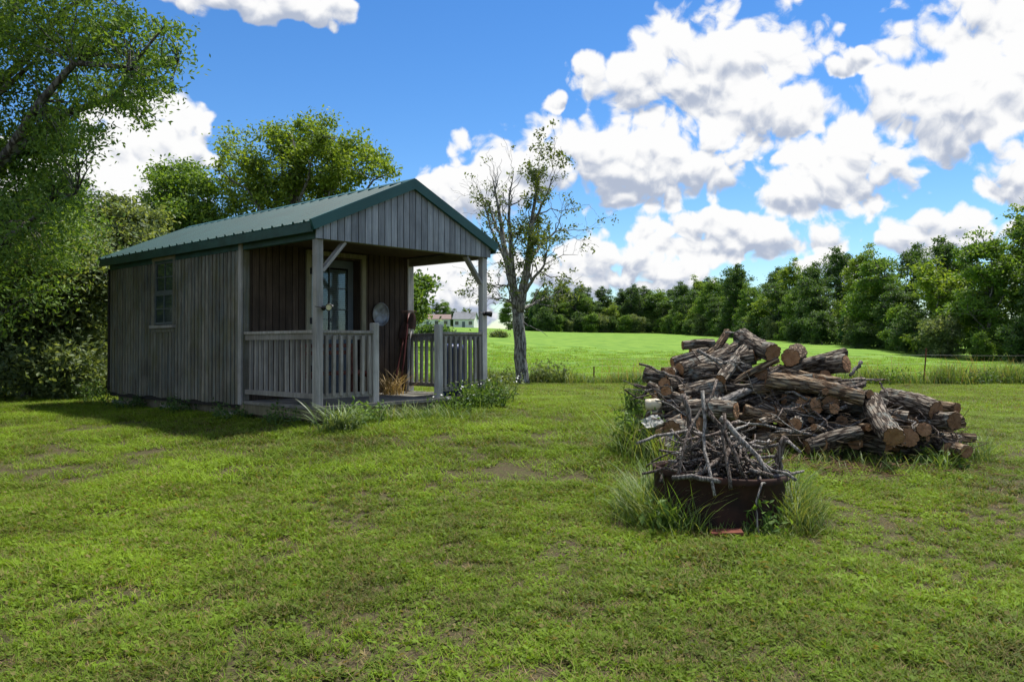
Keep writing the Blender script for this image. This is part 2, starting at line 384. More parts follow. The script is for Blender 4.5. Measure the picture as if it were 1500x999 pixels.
def end_mat():
    m, t, b, out = new_mat('sawn_log_end')
    tc = nd(t, 'ShaderNodeTexCoord'); oi = nd(t, 'ShaderNodeObjectInfo')
    n = noise(t, tc.outputs['Object'], 14, 5, .65)
    s = nd(t, 'ShaderNodeSeparateXYZ'); lk(t, tc.outputs['Object'], s.inputs[0])
    d = vmth(t, 'LENGTH', tc.outputs['Object'])
    dd = mth(t, 'ADD', d, mth(t, 'MULTIPLY', n.outputs['Fac'], .018))
    ring = mth(t, 'SINE', mth(t, 'MULTIPLY', dd, 620.0))
    c = ramp(t, n.outputs['Fac'], [(.25, (.17, .085, .04)), (.5, (.30, .165, .085)), (.78, (.42, .26, .15))])
    c = mixc(t, sstep(t, ring, -.2, 1, 0, .28), c, (.16, .08, .04))
    ang = mth(t, 'ARCTAN2', s.outputs[1], s.outputs[0])
    n2 = nd(t, 'ShaderNodeTexNoise'); n2.noise_dimensions = '2D'; cv = nd(t, 'ShaderNodeCombineXYZ')
    lk(t, mth(t, 'ADD', mth(t, 'MULTIPLY', ang, 2.2), mth(t, 'MULTIPLY', oi.outputs['Random'], 40)), cv.inputs[0]); lk(t, mth(t, 'MULTIPLY', d, 3.0), cv.inputs[1])
    lk(t, cv.outputs[0], n2.inputs['Vector']); n2.inputs['Scale'].default_value = 2.5; n2.inputs['Detail'].default_value = 3
    c = mixc(t, sstep(t, n2.outputs['Fac'], .64, .70, 0, .7), c, (.05, .03, .02))
    tint = mth(t, 'ADD', mth(t, 'MULTIPLY', oi.outputs['Random'], .6), .5); tn = nd(t, 'ShaderNodeCombineXYZ')
    for i in range(3): lk(t, tint, tn.inputs[i])
    c = mixc(t, 1.0, c, tn.outputs[0], 'MULTIPLY')
    lk(t, c, b.inputs['Base Color']); b.inputs['Roughness'].default_value = .9
    bump(t, b, n.outputs['Fac'], .4, .006)
    return m
M['end'] = end_mat()

# ------------------------------------------------------------------ terrain
CTRL = [(0,-30,-1.6),(-30,-25,-1.6),(30,-25,-1.6),(0,0,-1.40),(-8,2,-1.38),(8,2,-1.40),(1.4,5.2,-1.31),(-4,5,-1.3),(7,6,-1.35),(2.6,7.6,-1.17),(5,8.5,-1.24),
        (-2.3,9.3,-1.13),(-.2,11.5,-1.05),(-4.7,11,-1.17),(-6.8,13.4,-1.23),(-9.5,15,-1.27),(-14,20,-1.5),(3,15,-1.32),(8,15,-1.5),(0,22,-1.62),(10,22,-1.78),
        (-1,31,-2.05),(8,32,-2.2),(20,32,-2.14),(28,34,-2.2),(-8,25,-1.6),(-20,40,-1.7),
        (44.6,75,-2.58),(44,95,-1.95),(44,130,-1.55),(40,170,-1.15),(20,232,-.45),(-2,200,.05),(-14,180,.4),(10,60,-2.15),(20,60,-2.4),(0,60,-1.75),(5,110,-1.0),(22,110,-1.45),
        (-8,60,-1.3),(-18,250,1.0),(-22,300,1.4),(80,75,-2.6),(80,150,-1.6),(80,260,-.6),(-60,60,-1.5),(-80,150,0),(-80,300,1.4),(40,310,-.2),(60,20,-2.0),(-60,0,-1.6),(60,-25,-1.8),(-60,-25,-1.6)]
CT = np.array(CTRL, float)
def _phi(r): return np.where(r > 1e-9, r, 0.0)     # linear kernel: smooth enough, no overshoot
def _wp(P):                                          # compress distances so near and far points weigh alike
    x, y = P[..., 0], P[..., 1]
    return np.stack([np.arcsinh(x / 14) * 14, np.arcsinh((y - 8) / 16) * 16], -1)
_C = _wp(CT[:, :2]); _n = len(CT)
_A = np.zeros((_n + 1, _n + 1)); _A[:_n, :_n] = np.sqrt(((_C[:, None] - _C[None]) ** 2).sum(-1) + 1.5) ; _A[:_n, _n] = 1; _A[_n, :_n] = 1
_w = np.linalg.solve(_A, np.concatenate([CT[:, 2], [0]]))
def H(x, y):
    x = np.asarray(x, float); y = np.asarray(y, float); sh = np.broadcast(x, y).shape
    xx = np.clip(np.broadcast_to(x, sh), -90, 90); yy = np.clip(np.broadcast_to(y, sh), -30, 330)
    P = _wp(np.stack([xx, yy], -1)).reshape(-1, 2); out = np.empty(len(P))
    for i in range(0, len(P), 20000):
        K = np.sqrt(((P[i:i+20000, None] - _C[None]) ** 2).sum(-1) + 1.5)
        out[i:i+20000] = K @ _w[:_n] + _w[_n]
    out = out.reshape(sh) + CZ
    out = out + .018 * np.sin(x * 1.7 + y * .6) * np.sin(y * 1.3 - x * .5) + .012 * np.sin(x * 3.9 - y * 2.1 + 1)
    return out
def Hs(x, y): return float(H(x, y))
xs = np.sinh(np.linspace(-5.2, 5.2, 221)) * 14.0; xs = np.clip(xs, -1200, 1200)
ys = np.concatenate([[-400, -150, -60], np.linspace(-30, 0, 20)[:-1], np.linspace(0, 40, 161)[:-1], 40 + np.linspace(0, 1, 90) ** 2 * 300, [450, 700, 1200, 2000]])
xs = np.unique(xs)
XX, YY = np.meshgrid(xs, ys); ZZ = H(XX, YY)
nx, ny = len(xs), len(ys)
ii = (np.arange(ny - 1)[:, None] * nx + np.arange(nx - 1)[None]).ravel()
gf = np.stack([ii, ii + 1, ii + nx + 1, ii + nx], -1)
def fence_y(x): return 32.6 + .02 * np.asarray(x) 
def ground_mat():
    m, t, b, out = new_mat('lawn_and_field')
    geo = nd(t, 'ShaderNodeNewGeometry'); P = geo.outputs['Position']
    s = nd(t, 'ShaderNodeSeparateXYZ'); lk(t, P, s.inputs[0])
    n1 = noise(t, P, .9, 6, .62); n2 = noise(t, P, 14, 6, .7); n3 = noise(t, P, 70, 4, .7)
    soil = ramp(t, n3.outputs['Fac'], [(.3, (.03, .023, .014)), (.55, (.07, .054, .032)), (.78, (.17, .135, .075))])
    gr = ramp(t, n2.outputs['Fac'], [(.3, (.035, .055, .012)), (.6, (.06, .085, .017)), (.8, (.10, .11, .03))])
    lawn = mixc(t, sstep(t, n2.outputs['Fac'], .45, .65, .05, .6), soil, gr)
    # hay field with faint mowing lanes that run down the slope
    r = mth(t, 'ADD', mth(t, 'MULTIPLY', s.outputs[1], .78), mth(t, 'MULTIPLY', s.outputs[0], .62))
    wob = noise(t, P, .05, 3, .5)
    lane = mth(t, 'SINE', mth(t, 'ADD', mth(t, 'MULTIPLY', r, 1.05), mth(t, 'MULTIPLY', wob.outputs['Fac'], 9.0)))
    n4 = noise(t, vmth(t, 'MULTIPLY', P, (1, .35, 1)), .55, 6, .65)
    f = mth(t, 'ADD', mth(t, 'MULTIPLY', lane, .10), n4.outputs['Fac'])
    fld = ramp(t, f, [(.28, (.085, .17, .024)), (.5, (.125, .225, .03)), (.75, (.17, .27, .042))])
    edge = mth(t, 'ADD', s.outputs[1], mth(t, 'MULTIPLY', noise(t, P, .6, 4, .6).outputs['Fac'], 2.0))
    c = mixc(t, sstep(t, edge, 33.2, 34.6), lawn, fld)
    lk(t, c, b.inputs['Base Color']); b.inputs['Roughness'].default_value = .95; b.inputs['Specular IOR Level'].default_value = .1
    bump(t, b, n2.outputs['Fac'], .6, .03)
    return m
ground = new_obj('ground', mk_mesh('ground', np.stack([XX, YY, ZZ], -1).reshape(-1, 3), gf, [ground_mat()], True))
tag(ground, 'mown lawn and bright hay field rolling to the tree line', 'ground', kind='structure')

# ------------------------------------------------------------------ the cabin
CW, D1, D2, HH = 2.90, 1.675, 5.93, 1.976
ZE, ZR, EO, FO, BO = 2.166, 2.87, .126, .07, .153
CPX, CPY, YAW, TU, TV = -2.2919, 9.4148, .8392, -.0113, -.0143
cabin = empty('wooden_cabin')
tag(cabin, 'weathered grey wooden cabin with green metal roof and railed front porch', 'cabin')
cabin.matrix_world = (Matrix.Translation((CPX, CPY, CZ - .8917)) @ Matrix.Rotation(YAW, 4, 'Z') @ Matrix.Rotation(TV, 4, 'X') @ Matrix.Rotation(-TU, 4, 'Y'))
CM = cabin.matrix_world.copy(); CMI = CM.inverted()
def cpt(u, v, w): return CM @ Vector((u, v, w))
BW = .1016
def share(name, data, parent, loc=(0, 0, 0), rot=(0, 0, 0)):
    o = new_obj(name, data, parent); o.location = loc; o.rotation_euler = rot; return o
def roof_w(u):                       # top surface of the roof at u
    uu = u if u <= CW / 2 else CW - u
    return ZE + (ZR - ZE) * (uu + EO) / (CW / 2 + EO)
def boards(parent, u0, u1, mat, place, bottom=lambda c: -.05, top=lambda c: 2.05, th=.016, skip=None, gap=.013):
    """vertical siding boards; place(c, w0, w1, half, th) gives the eight corners"""
    n = int(round((u1 - u0) / BW)); st = (u1 - u0) / n
    for i in range(n):
        a, b = u0 + i * st + gap / 2, u0 + (i + 1) * st - gap / 2; c = (a + b) / 2
        segs = [(bottom(c), None)]
        if skip:
            segs = skip(c, a, b, bottom(c))
        for (w0, w1) in segs:
            V = place(a, b, w0, (top(a), top(b)) if w1 is None else (w1, w1), th + random.uniform(-.002, .003))
            V = np.array(V); cc = V.mean(0)
            o = new_obj('siding_board', mk_mesh('siding_board', V - cc, BOXF, [mat]), parent); o.location = cc
def pl_side(a, b, w0, w1, th):       # on the plane u = 0, facing -u
    return [[-th, a, w0], [0, a, w0], [0, b, w0], [-th, b, w0], [-th, a, w1[0]], [0, a, w1[0]], [0, b, w1[1]], [-th, b, w1[1]]]
def pl_front(v):
    def f(a, b, w0, w1, th):
        return [[a, v - th, w0], [b, v - th, w0], [b, v, w0], [a, v, w0], [a, v - th, w1[0]], [b, v - th, w1[1]], [b, v, w1[1]], [a, v, w1[0]]]
    return f
# walls: backing sheets carry the boards
wl = box('side_wall', (.004, D1 + .004, -.045), (.07, D2, 2.09), M['dark'], cabin)
WV0, WV1, WW0, WW1 = 3.60, 4.21, 1.03, 2.0
def boards_on(wall, *a, **k):
    before = set(wall.children)
    boards(wall, *a, **k)
    for o in wall.children:
        if o not in before: o.location = Vector(o.location) - Vector(wall.location)
def skip_window(c, a, b, w0):
    if a > WV0 - .07 and b < WV1 + .07: return [(w0, WW0 - .03)]
    return [(w0, None)]
boards_on(wl, D1 + .07, D2 - .03, M['siding'], pl_side, gap=.026, bottom=lambda c: -.05 + .012 * math.sin(c * 9), top=lambda c: 1.985, skip=skip_window)
wr = box('side_wall', (CW - .07, D1 + .004, -.045), (CW - .004, D2, 2.09), M['dark'], cabin)
def pl_right(a, b, w0, w1, th):
    return [[CW, a, w0], [CW + th, a, w0], [CW + th, b, w0], [CW, b, w0], [CW, a, w1[0]], [CW + th, a, w1[0]], [CW + th, b, w1[1]], [CW, b, w1[1]]]
boards_on(wr, D1 + .07, D2 - .03, M['siding'], pl_right, top=lambda c: 1.985)
wb = box('back_wall', (.074, D2 - .07, -.045), (CW - .074, D2 - .004, 2.09), M['dark'], cabin)
def pl_back(a, b, w0, w1, th):
    return [[a, D2, w0], [b, D2, w0], [b, D2 + th, w0], [a, D2 + th, w0], [a, D2, w1[0]], [b, D2, w1[1]], [b, D2 + th, w1[1]], [a, D2 + th, w1[0]]]
boards_on(wb, .0, CW, M['siding'], pl_back, top=lambda c: roof_w(c) - .06)
# porch wall with the recessed door
DU0, DU1, DT = 1.03, 1.91, 2.0
wp = box('porch_wall', (.074, D1 + .004, -.02), (DU0, D1 + .07, 2.09), M['dark'], cabin)
def skip_door(c, a, b, w0):
    if a > DU0 - .06 and b < DU1 + .06: return [(DT + .06, None)]
    return [(w0, None)]
boards_on(wp, .03, CW - .03, M['porch_siding'], pl_front(D1), bottom=lambda c: .0, top=lambda c: roof_w(c) - .05, skip=skip_door, th=.012)
box('porch_wall', (DU1, D1 + .006, -.02), (CW - .074, D1 + .07, 2.09), M['dark'], cabin)
box('porch_wall', (DU0, D1 + .008, DT), (DU1, D1 + .07, 2.09), M['dark'], cabin)
# corner boards and frieze
def cb(name, lo, hi, m, bev=.004): return box(name, lo, hi, m, cabin, bev)
cb('corner_board', (-.03, D1 - .012, -.055), (-.0, D1 + .068, 2.07), M['post'])
cb('corner_board', (.002, D1 - .026, .0), (.085, D1 - .012, 2.05), M['siding'])
cb('corner_board', (CW - .085, D1 - .04, .0), (CW + .03, D1 - .012, 2.07), M['post'])
cb('corner_board', (-.032, D2 - .035, -.055), (-.0, D2 + .022, 2.0), M['dark'])
cb('corner_board', (CW, D2 - .035, -.055), (CW + .03, D2 + .022, 2.0), M['dark'])
cb('frieze_board', (-.026, D1 + .07, 1.975), (0, D2 - .037, 2.085), M['green_trim'])
cb('frieze_board', (CW, D1 + .07, 1.975), (CW + .026, D2 - .037, 2.085), M['green_trim'])
# window on the left wall
win = empty('window', (0, (WV0 + WV1) / 2, WW0), parent=cabin)
def wbox(name, lo, hi, m, par=win, bev=0):
    o = box(name, lo, hi, m, par, bev); o.location = Vector(o.location) - Vector((0, (WV0 + WV1) / 2, WW0)); return o
wbox('frame', (-.035, WV0 - .062, WW0 - .0), (.0, WV0 + .0, WW1 + .0), M['siding'])
wbox('frame', (-.035, WV1, WW0), (.0, WV1 + .062, WW1), M['siding'])
wbox('frame', (-.038, WV0 - .07, WW1), (.0, WV1 + .07, WW1 + .065), M['trim'])
wbox('sill', (-.075, WV0 - .08, WW0 - .045), (.0, WV1 + .08, WW0 - .002), M['rail'])
wbox('apron', (-.03, WV0 - .05, WW0 - .105), (.0, WV1 + .05, WW0 - .047), M['siding'])
for j in range(2):                   # two sashes of 2 x 2 panes
    lo = WW0 + .01 + j * .475; hi = lo + .47; dx = -.014 + .012 * j
    wbox('sash_rail', (dx - .014, WV0 + .0, lo), (dx + .006, WV1, lo + .035), M['sash'])
    wbox('sash_rail', (dx - .014, WV0 + .0, hi - .035), (dx + .006, WV1, hi), M['sash'])
    for v in (WV0 + .016, WV1 - .016): wbox('sash_stile', (dx - .014, v - .016, lo + .035), (dx + .006, v + .016, hi - .035), M['sash'])
    vm = (WV0 + WV1) / 2; wm = (lo + hi) / 2
    wbox('muntin', (dx - .012, vm - .008, lo + .035), (dx + .004, vm + .008, hi - .035), M['sash'])
    for (a, b) in ((WV0 + .032, vm - .008), (vm + .008, WV1 - .032)):
        wbox('muntin', (dx - .011, a, wm - .008), (dx + .003, b, wm + .008), M['sash'])
        for (c, d) in ((lo + .035, wm - .008), (wm + .008, hi - .035)):
            wbox('pane', (dx - .002, a, c), (dx + .002, b, d), M['glass'])
# door
door = empty('door', ((DU0 + DU1) / 2, D1, 0), parent=cabin)
def dbox(name, lo, hi, m, bev=0, rot=None):
    o = box(name, lo, hi, m, door, bev); o.location = Vector(o.location) - Vector(((DU0 + DU1) / 2, D1, 0)); return o
dbox('casing', (DU0 - .075, D1 - .05, 0), (DU0 + .0, D1 - .013, DT + .0), M['trim'])
dbox('casing', (DU1 + .0, D1 - .05, 0), (DU1 + .075, D1 - .013, DT + .0), M['trim'])
dbox('casing', (DU0 - .075, D1 - .052, DT), (DU1 + .075, D1 - .013, DT + .06), M['trim'])
dbox('jamb', (DU0 - .02, D1 - .013, 0), (DU0 + .012, D1 + .22, DT), M['porch_siding'])
dbox('jamb', (DU1 - .012, D1 - .013, 0), (DU1 + .02, D1 + .22, DT), M['porch_siding'])
dbox('jamb', (DU0 + .012, D1 - .013, DT - .025), (DU1 - .012, D1 + .22, DT), M['porch_siding'])
dv = D1 + .15
dbox('lower_panel', (DU0 + .014, dv, .02), (DU1 - .014, dv + .04, .93), M['door'])
dbox('stile', (DU0 + .014, dv, .93), (DU0 + .11, dv + .04, DT - .027), M['door'])
dbox('stile', (DU1 - .11, dv, .93), (DU1 - .014, dv + .04, DT - .027), M['door'])
dbox('top_rail', (DU0 + .11, dv, DT - .14), (DU1 - .11, dv + .04, DT - .027), M['door'])
for k in range(2):
    dbox('raised_panel', (DU0 + .1 + k * .36, dv - .012, .14), (DU0 + .40 + k * .36, dv, .8), M['door'], .008)
dbox('pane', (DU0 + .11, dv + .008, .93), (DU1 - .11, dv + .012, DT - .14), M['clear'])
for q in (.333, .667):
    dbox('muntin', (DU0 + .11, dv - .004, .93 + q * .93), (DU1 - .11, dv + .007, .945 + q * .93), M['sash'])
dbox('muntin', ((DU0 + DU1) / 2 - .008, dv - .005, .93), ((DU0 + DU1) / 2 + .008, dv + .006, DT - .14), M['sash'])
bl = dbox('blind', (DU0 + .12, dv + .03, .94), (DU1 - .12, dv + .034, DT - .15), M['dark'])
slat = mk_mesh('blind_slat', box_v((-(DU1 - DU0 - .24) / 2, -.001, -.011), ((DU1 - DU0 - .24) / 2, .001, .011)), BOXF, [M['blind']])
for k in range(32):
    share('blind_slat', slat, bl, (0, -.010, -.44 + k * .028), (R(28), 0, R(random.uniform(-.4, .4))))
for w in (.35, 1.02, 1.72): dbox('hinge', (DU0 - .03, D1 - .062, w), (DU0 + .02, D1 - .05, w + .09), M['black'])
kn = new_obj('door_knob', Acc().__class__().mesh('k', M['black']) if False else mk_mesh('door_knob', *[(lambda V, Fs: (V, Fs))(*lathe_vf([(.0, 0), (.012, 0), (.012, .03), (.028, .045), (.028, .065), (.012, .078), (.0, .08)], 12))][0], [M['galv']], True), door)
kn.location = (-.36, .15, .95); kn.rotation_euler = (R(90), 0, 0)
# porch floor
dk = empty('deck', (CW / 2, D1 / 2, 0), parent=cabin)
nb = 12; bw = (D1 + .02) / nb
for i in range(nb):
    o = box('deck_board', (-.03, -.05 + i * bw + .004, -.038), (CW + .03, -.05 + (i + 1) * bw - .004, random.uniform(-.004, .0)), M['deck'], dk)
    o.location = Vector(o.location) - Vector((CW / 2, D1 / 2, 0))
for (lo, hi) in (((-.012, -.02, -.165), (.03, D1 + .05, -.04)), ((.03, -.02, -.165), (CW - .03, .022, -.04)), ((CW - .03, -.02, -.165), (CW + .012, D1 + .05, -.04))):
    o = box('rim_joist', lo, hi, M['skid'], dk); o.location = Vector(o.location) - Vector((CW / 2, D1 / 2, 0))
cb('sill_beam', (.004, D1 + .054, -.105), (.06, D2 - .01, -.047), M['dark'])
for u in (.10, CW - .22): cb('skid', (u, .12, -.32), (u + .12, D2 - .1, -.11), M['skid'])
for (u, v) in ((.03, 5.55), (.05, 3.75), (.04, 1.9), (.05, .12), (CW - .3, .12), (CW - .3, 3), (.9, .05), (2.0, .05)):
    cb('support_block', (u, v, -.42), (u + .22, v + .38, -.18 if v > .1 else -.17), M['block'], .008)
for k, (v0, w0) in enumerate(((-.30, -.15), (-.56, -.245))):
    st = empty('porch_step', (1.44, v0, w0), parent=cabin)
    for q in range(2):
        o = box('tread', (.86, v0 + q * .125, w0 - .035), (2.03, v0 + q * .125 + .118, w0), M['deck'], st, .004); o.location = Vector(o.location) - Vector((1.44, v0, w0))
    o = box('riser', (.9, v0 + .02, w0 - .2), (1.98, v0 + .05, w0 - .037), M['skid'], st); o.location = Vector(o.location) - Vector((1.44, v0, w0))
# posts, header beams and braces
PW = .092
for u in (0, CW - PW): cb('porch_post', (u, 0, 0), (u + PW, PW, HH), M['post'], .005)
cb('header_beam', (-.012, .0, HH), (.05, D1 - .028, HH + .105), M['green_trim'])
cb('header_beam', (CW - .07, .0, HH - .02), (CW + .012, D1 - .042, HH + .105), M['deck'])
cb('header_beam', (.052, .004, HH), (CW - .072, .085, HH + .10), M['deck'])
cb('porch_ceiling', (.052, .09, HH + .115), (CW - .075, D1 - .015, HH + .13), M['porch_siding'], 0)
def brace(p, q): beam('knee_brace', p, q, .038, .088, M['post'], cabin, up=(0, 1, 0), bevel=.003)
brace((PW + .0, .045, 1.60), (.42, .045, 1.968)); brace((CW - PW, .045, 1.60), (CW - .40, .045, 1.968))
# railings: rails and every baluster
balu = mk_mesh('baluster', box_v((-.019, -.019, -.36), (.019, .019, .36)), BOXF, [M['rail']])
def railing(p, q, n):
    p, q = Vector(p), Vector(q); c = (p + q) / 2; d = (q - p); L = d.length; rz = math.atan2(d.y, d.x)
    e = empty('porch_railing', c, rz, cabin)
    h = L / 2 - .001
    box('top_rail', (-h, -.048, .865), (h, .048, .90), M['rail'], e, .003)
    box('rail_board', (-h, -.012, .79), (h, .026, .865), M['rail'], e)
    box('bottom_rail', (-h, -.03, .085), (h, .03, .145), M['rail'], e, .003)
    for i in range(n):
        t = (i + .5) / n * 2 - 1
        b = share('baluster', balu, e, (t * h, -.032 + random.uniform(-.003, .003), .475), (0, R(random.gauss(0, .5)), 0))
def newel(u):
    V = box_v((-PW / 2, -PW / 2, 0), (PW / 2, PW / 2, .98)); o = box('newel_post', (u, .0, -.005), (u + PW, PW, 1.0), M['post'], cabin, .014)
railing((.045, PW + .0, 0), (.045, D1 - .03, 0), 13)
railing((CW - .045, D1 - .045, 0), (CW - .045, PW, 0), 13)
railing((PW, .05, 0), (.84, .05, 0), 7); newel(.842)
newel(1.94); railing((1.94 + PW, .05, 0), (CW - PW, .05, 0), 8)
# gable siding over the porch
gb = box('gable_wall', (.0, -.022, HH + .004), (CW, .0, HH + .15), M['dark'], cabin)
boards_on(gb, -.04, CW + .04, M['gable'], pl_front(-.024), bottom=lambda c: HH, top=lambda c: roof_w(c) - .055)
Vg = np.array([[.05, -.02, HH + .151], [CW - .05, -.02, HH + .151], [CW / 2, -.02, ZR - .1], [.05, .0, HH + .151], [CW - .05, .0, HH + .151], [CW / 2, .0, ZR - .1]])
new_obj('gable_backing', mk_mesh('gable_backing', Vg, [np.array([[0, 1, 2], [5, 4, 3]]), np.array([[0, 3, 4, 1], [1, 4, 5, 2], [2, 5, 3, 0]])], [M['dark']]), cabin)
# roof: two sheets, ribs, cap, rake and eave trim
roof = empty('roof', (CW / 2, D2 / 2, ZR), parent=cabin); RO = Vector((CW / 2, D2 / 2, ZR))
sl = math.atan2(ZR - ZE, CW / 2 + EO); SLn = math.hypot(ZR - ZE, CW / 2 + EO); LV = D2 + FO + BO
for sgn in (-1, 1):
    ue = -EO if sgn < 0 else CW + EO
    mid = Vector(((ue + CW / 2) / 2, (D2 + BO - FO) / 2, (ZE + ZR) / 2)) - RO
    sh_ = mk_mesh('roof_panel', box_v((-SLn / 2, -LV / 2, -.012), (SLn / 2, LV / 2, 0)), BOXF, [M['green_metal']])
    rp = new_obj('roof_panel', sh_, roof); rp.location = mid; rp.rotation_euler = (0, -sl * (-sgn), 0)
    prof = np.array([[-.03, 0], [-.014, .026], [.014, .026], [.03, 0]])
    Vr = np.array([[x, p[0], p[1]] for x in (-SLn / 2 - .006, SLn / 2 - .02) for p in prof]) * np.array([-sgn if False else 1, 1, 1])
    Fr = [np.array([[0, 1, 5, 4], [1, 2, 6, 5], [2, 3, 7, 6], [3, 0, 4, 7], [3, 2, 1, 0], [4, 5, 6, 7]])]
    if sgn > 0: Vr[:, 0] *= -1
    rib = mk_mesh('roof_rib', Vr, Fr, [M['green_metal']])
    k = 0; v = -LV / 2 + .13
    while v < LV / 2 - .05:
        share('roof_rib', rib, rp, (0, v, -.0015)); v += .2286
    pr2 = np.array([[-.010, 0], [-.005, .005], [.005, .005], [.010, 0]])
    Vr2 = np.array([[x, p[0], p[1]] for x in (-SLn / 2 - .002, SLn / 2 - .02) for p in pr2])
    if sgn > 0: Vr2[:, 0] *= -1
    rib2 = mk_mesh('roof_minor_rib', Vr2, Fr, [M['green_metal']])
    v = -LV / 2 + .13
    while v < LV / 2 - .15:
        for dv_ in (.076, .152): share('roof_minor_rib', rib2, rp, (0, v + dv_, -.001))
        v += .2286
    # eave fascia
    u0, u1 = (ue, ue + .03) if sgn < 0 else (ue - .03, ue)
    o = box('eave_fascia', (u0, -FO + .01, ZE - .125), (u1, D2 + BO - .01, ZE - .014), M['green_trim'], roof); o.location -= RO
    o = box('soffit', (min(u1, 0.0) if sgn < 0 else CW, -FO + .02, ZE - .085), (0 if sgn < 0 else u0, D2 + BO - .02, ZE - .07), M['green_trim'], roof); o.location -= RO
    for (v, nm) in ((-FO, 'rake_trim'), (D2 + BO, 'rake_trim')):
        f = -1 if v < 0 else 1
        rk = box_v((-SLn / 2 - .012, -.02, -.105), (SLn / 2 + .0, .02, .022))
        o = new_obj(nm, mk_mesh(nm, rk if sgn < 0 else rk * np.array([1, 1, 1]), BOXF, [M['green_metal']]), roof)
        if sgn > 0:
            for vv in o.data.vertices: vv.co.x = -vv.co.x
            o.data.flip_normals()
        o.location = Vector(((ue + CW / 2) / 2, v + f * .006, (ZE + ZR) / 2)) - RO; o.rotation_euler = (0, -sl * (-sgn), 0)
    cap_ = new_obj('ridge_cap', mk_mesh('ridge_cap', box_v((-.16 if sgn > 0 else 0, -LV / 2 - .02, .018), (0 if sgn > 0 else .0, LV / 2 + .02, .026)) if False else
            box_v((-.13, -LV / 2 - .012, .017), (.012, LV / 2 + .012, .024)) * np.array([1, 1, 1]), BOXF, [M['green_metal']]), roof)
    if sgn > 0:
        for vv in cap_.data.vertices: vv.co.x = -vv.co.x
        cap_.data.flip_normals()
    cap_.location = Vector((CW / 2, (D2 + BO - FO) / 2, ZR)) - RO; cap_.rotation_euler = (0, -sl * (-sgn), 0)

# ------------------------------------------------------------------ things on the porch
def lamp_on_post(u, w, label, face):
    p = cpt(u, -.0, w)
    e = empty('spot_lamp', p); e.rotation_euler = (0, 0, YAW); tag(e, label, 'lamp', 'small spot lamps on the porch posts')
    V, f = lathe_vf([(0, 0), (.03, 0), (.03, .012), (.0, .012)], 14)
    o = new_obj('base_plate', mk_mesh('base_plate', V, f, [M['black']], True), e); o.rotation_euler = (R(90), 0, 0); o.location = (.02, -.003, 0)
    V, f = tube_vf([(-.13, -.05, .016), (-.04, -.045, .006), (.02, -.02, 0)], [.004, .007, .01], 6)
    new_obj('arm', mk_mesh('arm', V, f, [M['black']], True), e)
    V, f = lathe_vf([(0, -.05), (.022, -.05), (.03, -.03), (.042, .03), (.044, .045), (.036, .045), (.034, .038)], 18)
    h = new_obj('lamp_head', mk_mesh('lamp_head', V, f, [M['black']], True), e); h.location = (.045, -.07, 0); h.rotation_euler = face
    V, f = lathe_vf([(0, .042), (.02, .041), (.034, .038)], 18)
    l = new_obj('lens', mk_mesh('lens', V, f, [M['lens']], True), h)
    V, f = tube_vf([(.08, -.06, .01), (.105, -.065, .025), (.12, -.06, .03)], [.012, .016, .004], 7)
    new_obj('bracket_wing', mk_mesh('bracket_wing', V, f, [M['pole']], True), e)
lamp_on_post(.07, 1.16, 'black spot lamp with pale round lens on the left porch post', (R(80), 0, R(-30)))
lamp_on_post(CW - .09, 1.165, 'dark spot lamp on the right porch post', (R(95), R(20), R(60)))
# round tray hung on the porch wall
tr = empty('wall_tray', cpt(2.27, D1 - .02, 1.19)); tr.rotation_euler = (0, 0, YAW); tag(tr, 'dented round galvanised tray hung on the brown porch wall', 'tray')
V, f = lathe_vf([(0, .006), (.12, .004), (.145, .014), (.155, .028), (.16, .026), (.15, .008), (.125, -.004), (0, -.004)], 28)
V[:, 1] *= 1.12; V[:, 2] += .004 * np.sin(V[:, 0] * 40) * np.cos(V[:, 1] * 33)
o = new_obj('tray_dish', mk_mesh('tray_dish', V, f, [M['galv']], True), tr); o.rotation_euler = (R(90), 0, 0)
V, f = tube_vf([(0, 0, .18), (0, -.006, .2), (0, .004, .205)], .004, 6)
new_obj('hook', mk_mesh('hook', V, f, [M['black']], True), tr)
# long handled tools leaning in the corner
def tool(p, q, mat, head, label, r=.013):
    p, q = Vector(p), Vector(q); e = empty('garden_tool', p); tag(e, label, 'tool', 'tools leaning in the porch corner')
    P = bez((0, 0, 0), q - p, n=6, jit=.003)
    V, f = tube_vf(P, r, 8); new_obj('handle', mk_mesh('handle', V, f, [mat], True), e)
    d = (q - p).normalized()
    if head == 'rake':
        V, f = tube_vf([(-.16, 0, .03), (0, 0, .035), (.16, 0, .03)], .008, 6); h = new_obj('rake_head', mk_mesh('rake_head', V, f, [M['rust']], True), e); h.location = q - p; h.rotation_euler = (0, 0, YAW)
        for k in range(9):
            V, f = tube_vf([(-.15 + k * .0375, 0, .03), (-.15 + k * .0375, -.03, .0)], .003, 5); new_obj('tine', mk_mesh('tine', V, f, [M['rust']]), h)
    else:
        a = Acc(); n = 8
        for i in range(n):
            pass
        L = np.linspace(0, 1, 8); wd = .09 * np.sqrt(np.clip(1 - (L - .25).clip(0) ** 2 * 1.7, .05, 1))
        V = np.array([[s * w, -.02 * (1 - abs(s)) - .0, -.0 + .26 * l] for l, w in zip(L, wd) for s in (-1, -.5, 0, .5, 1)])
        i = (np.arange(7)[:, None] * 5 + np.arange(4)[None]).ravel(); f = np.stack([i, i + 1, i + 6, i + 5], -1)
        V2 = V + np.array([0, .004, 0]); n0 = len(V)
        h = new_obj('shovel_blade', mk_mesh('shovel_blade', np.concatenate([V, V2]), [np.concatenate([f, (f + n0)[:, ::-1]])], [M['rust']], True), e)
        h.location = q - p - d * .05; h.rotation_euler = (0, R(8), YAW)
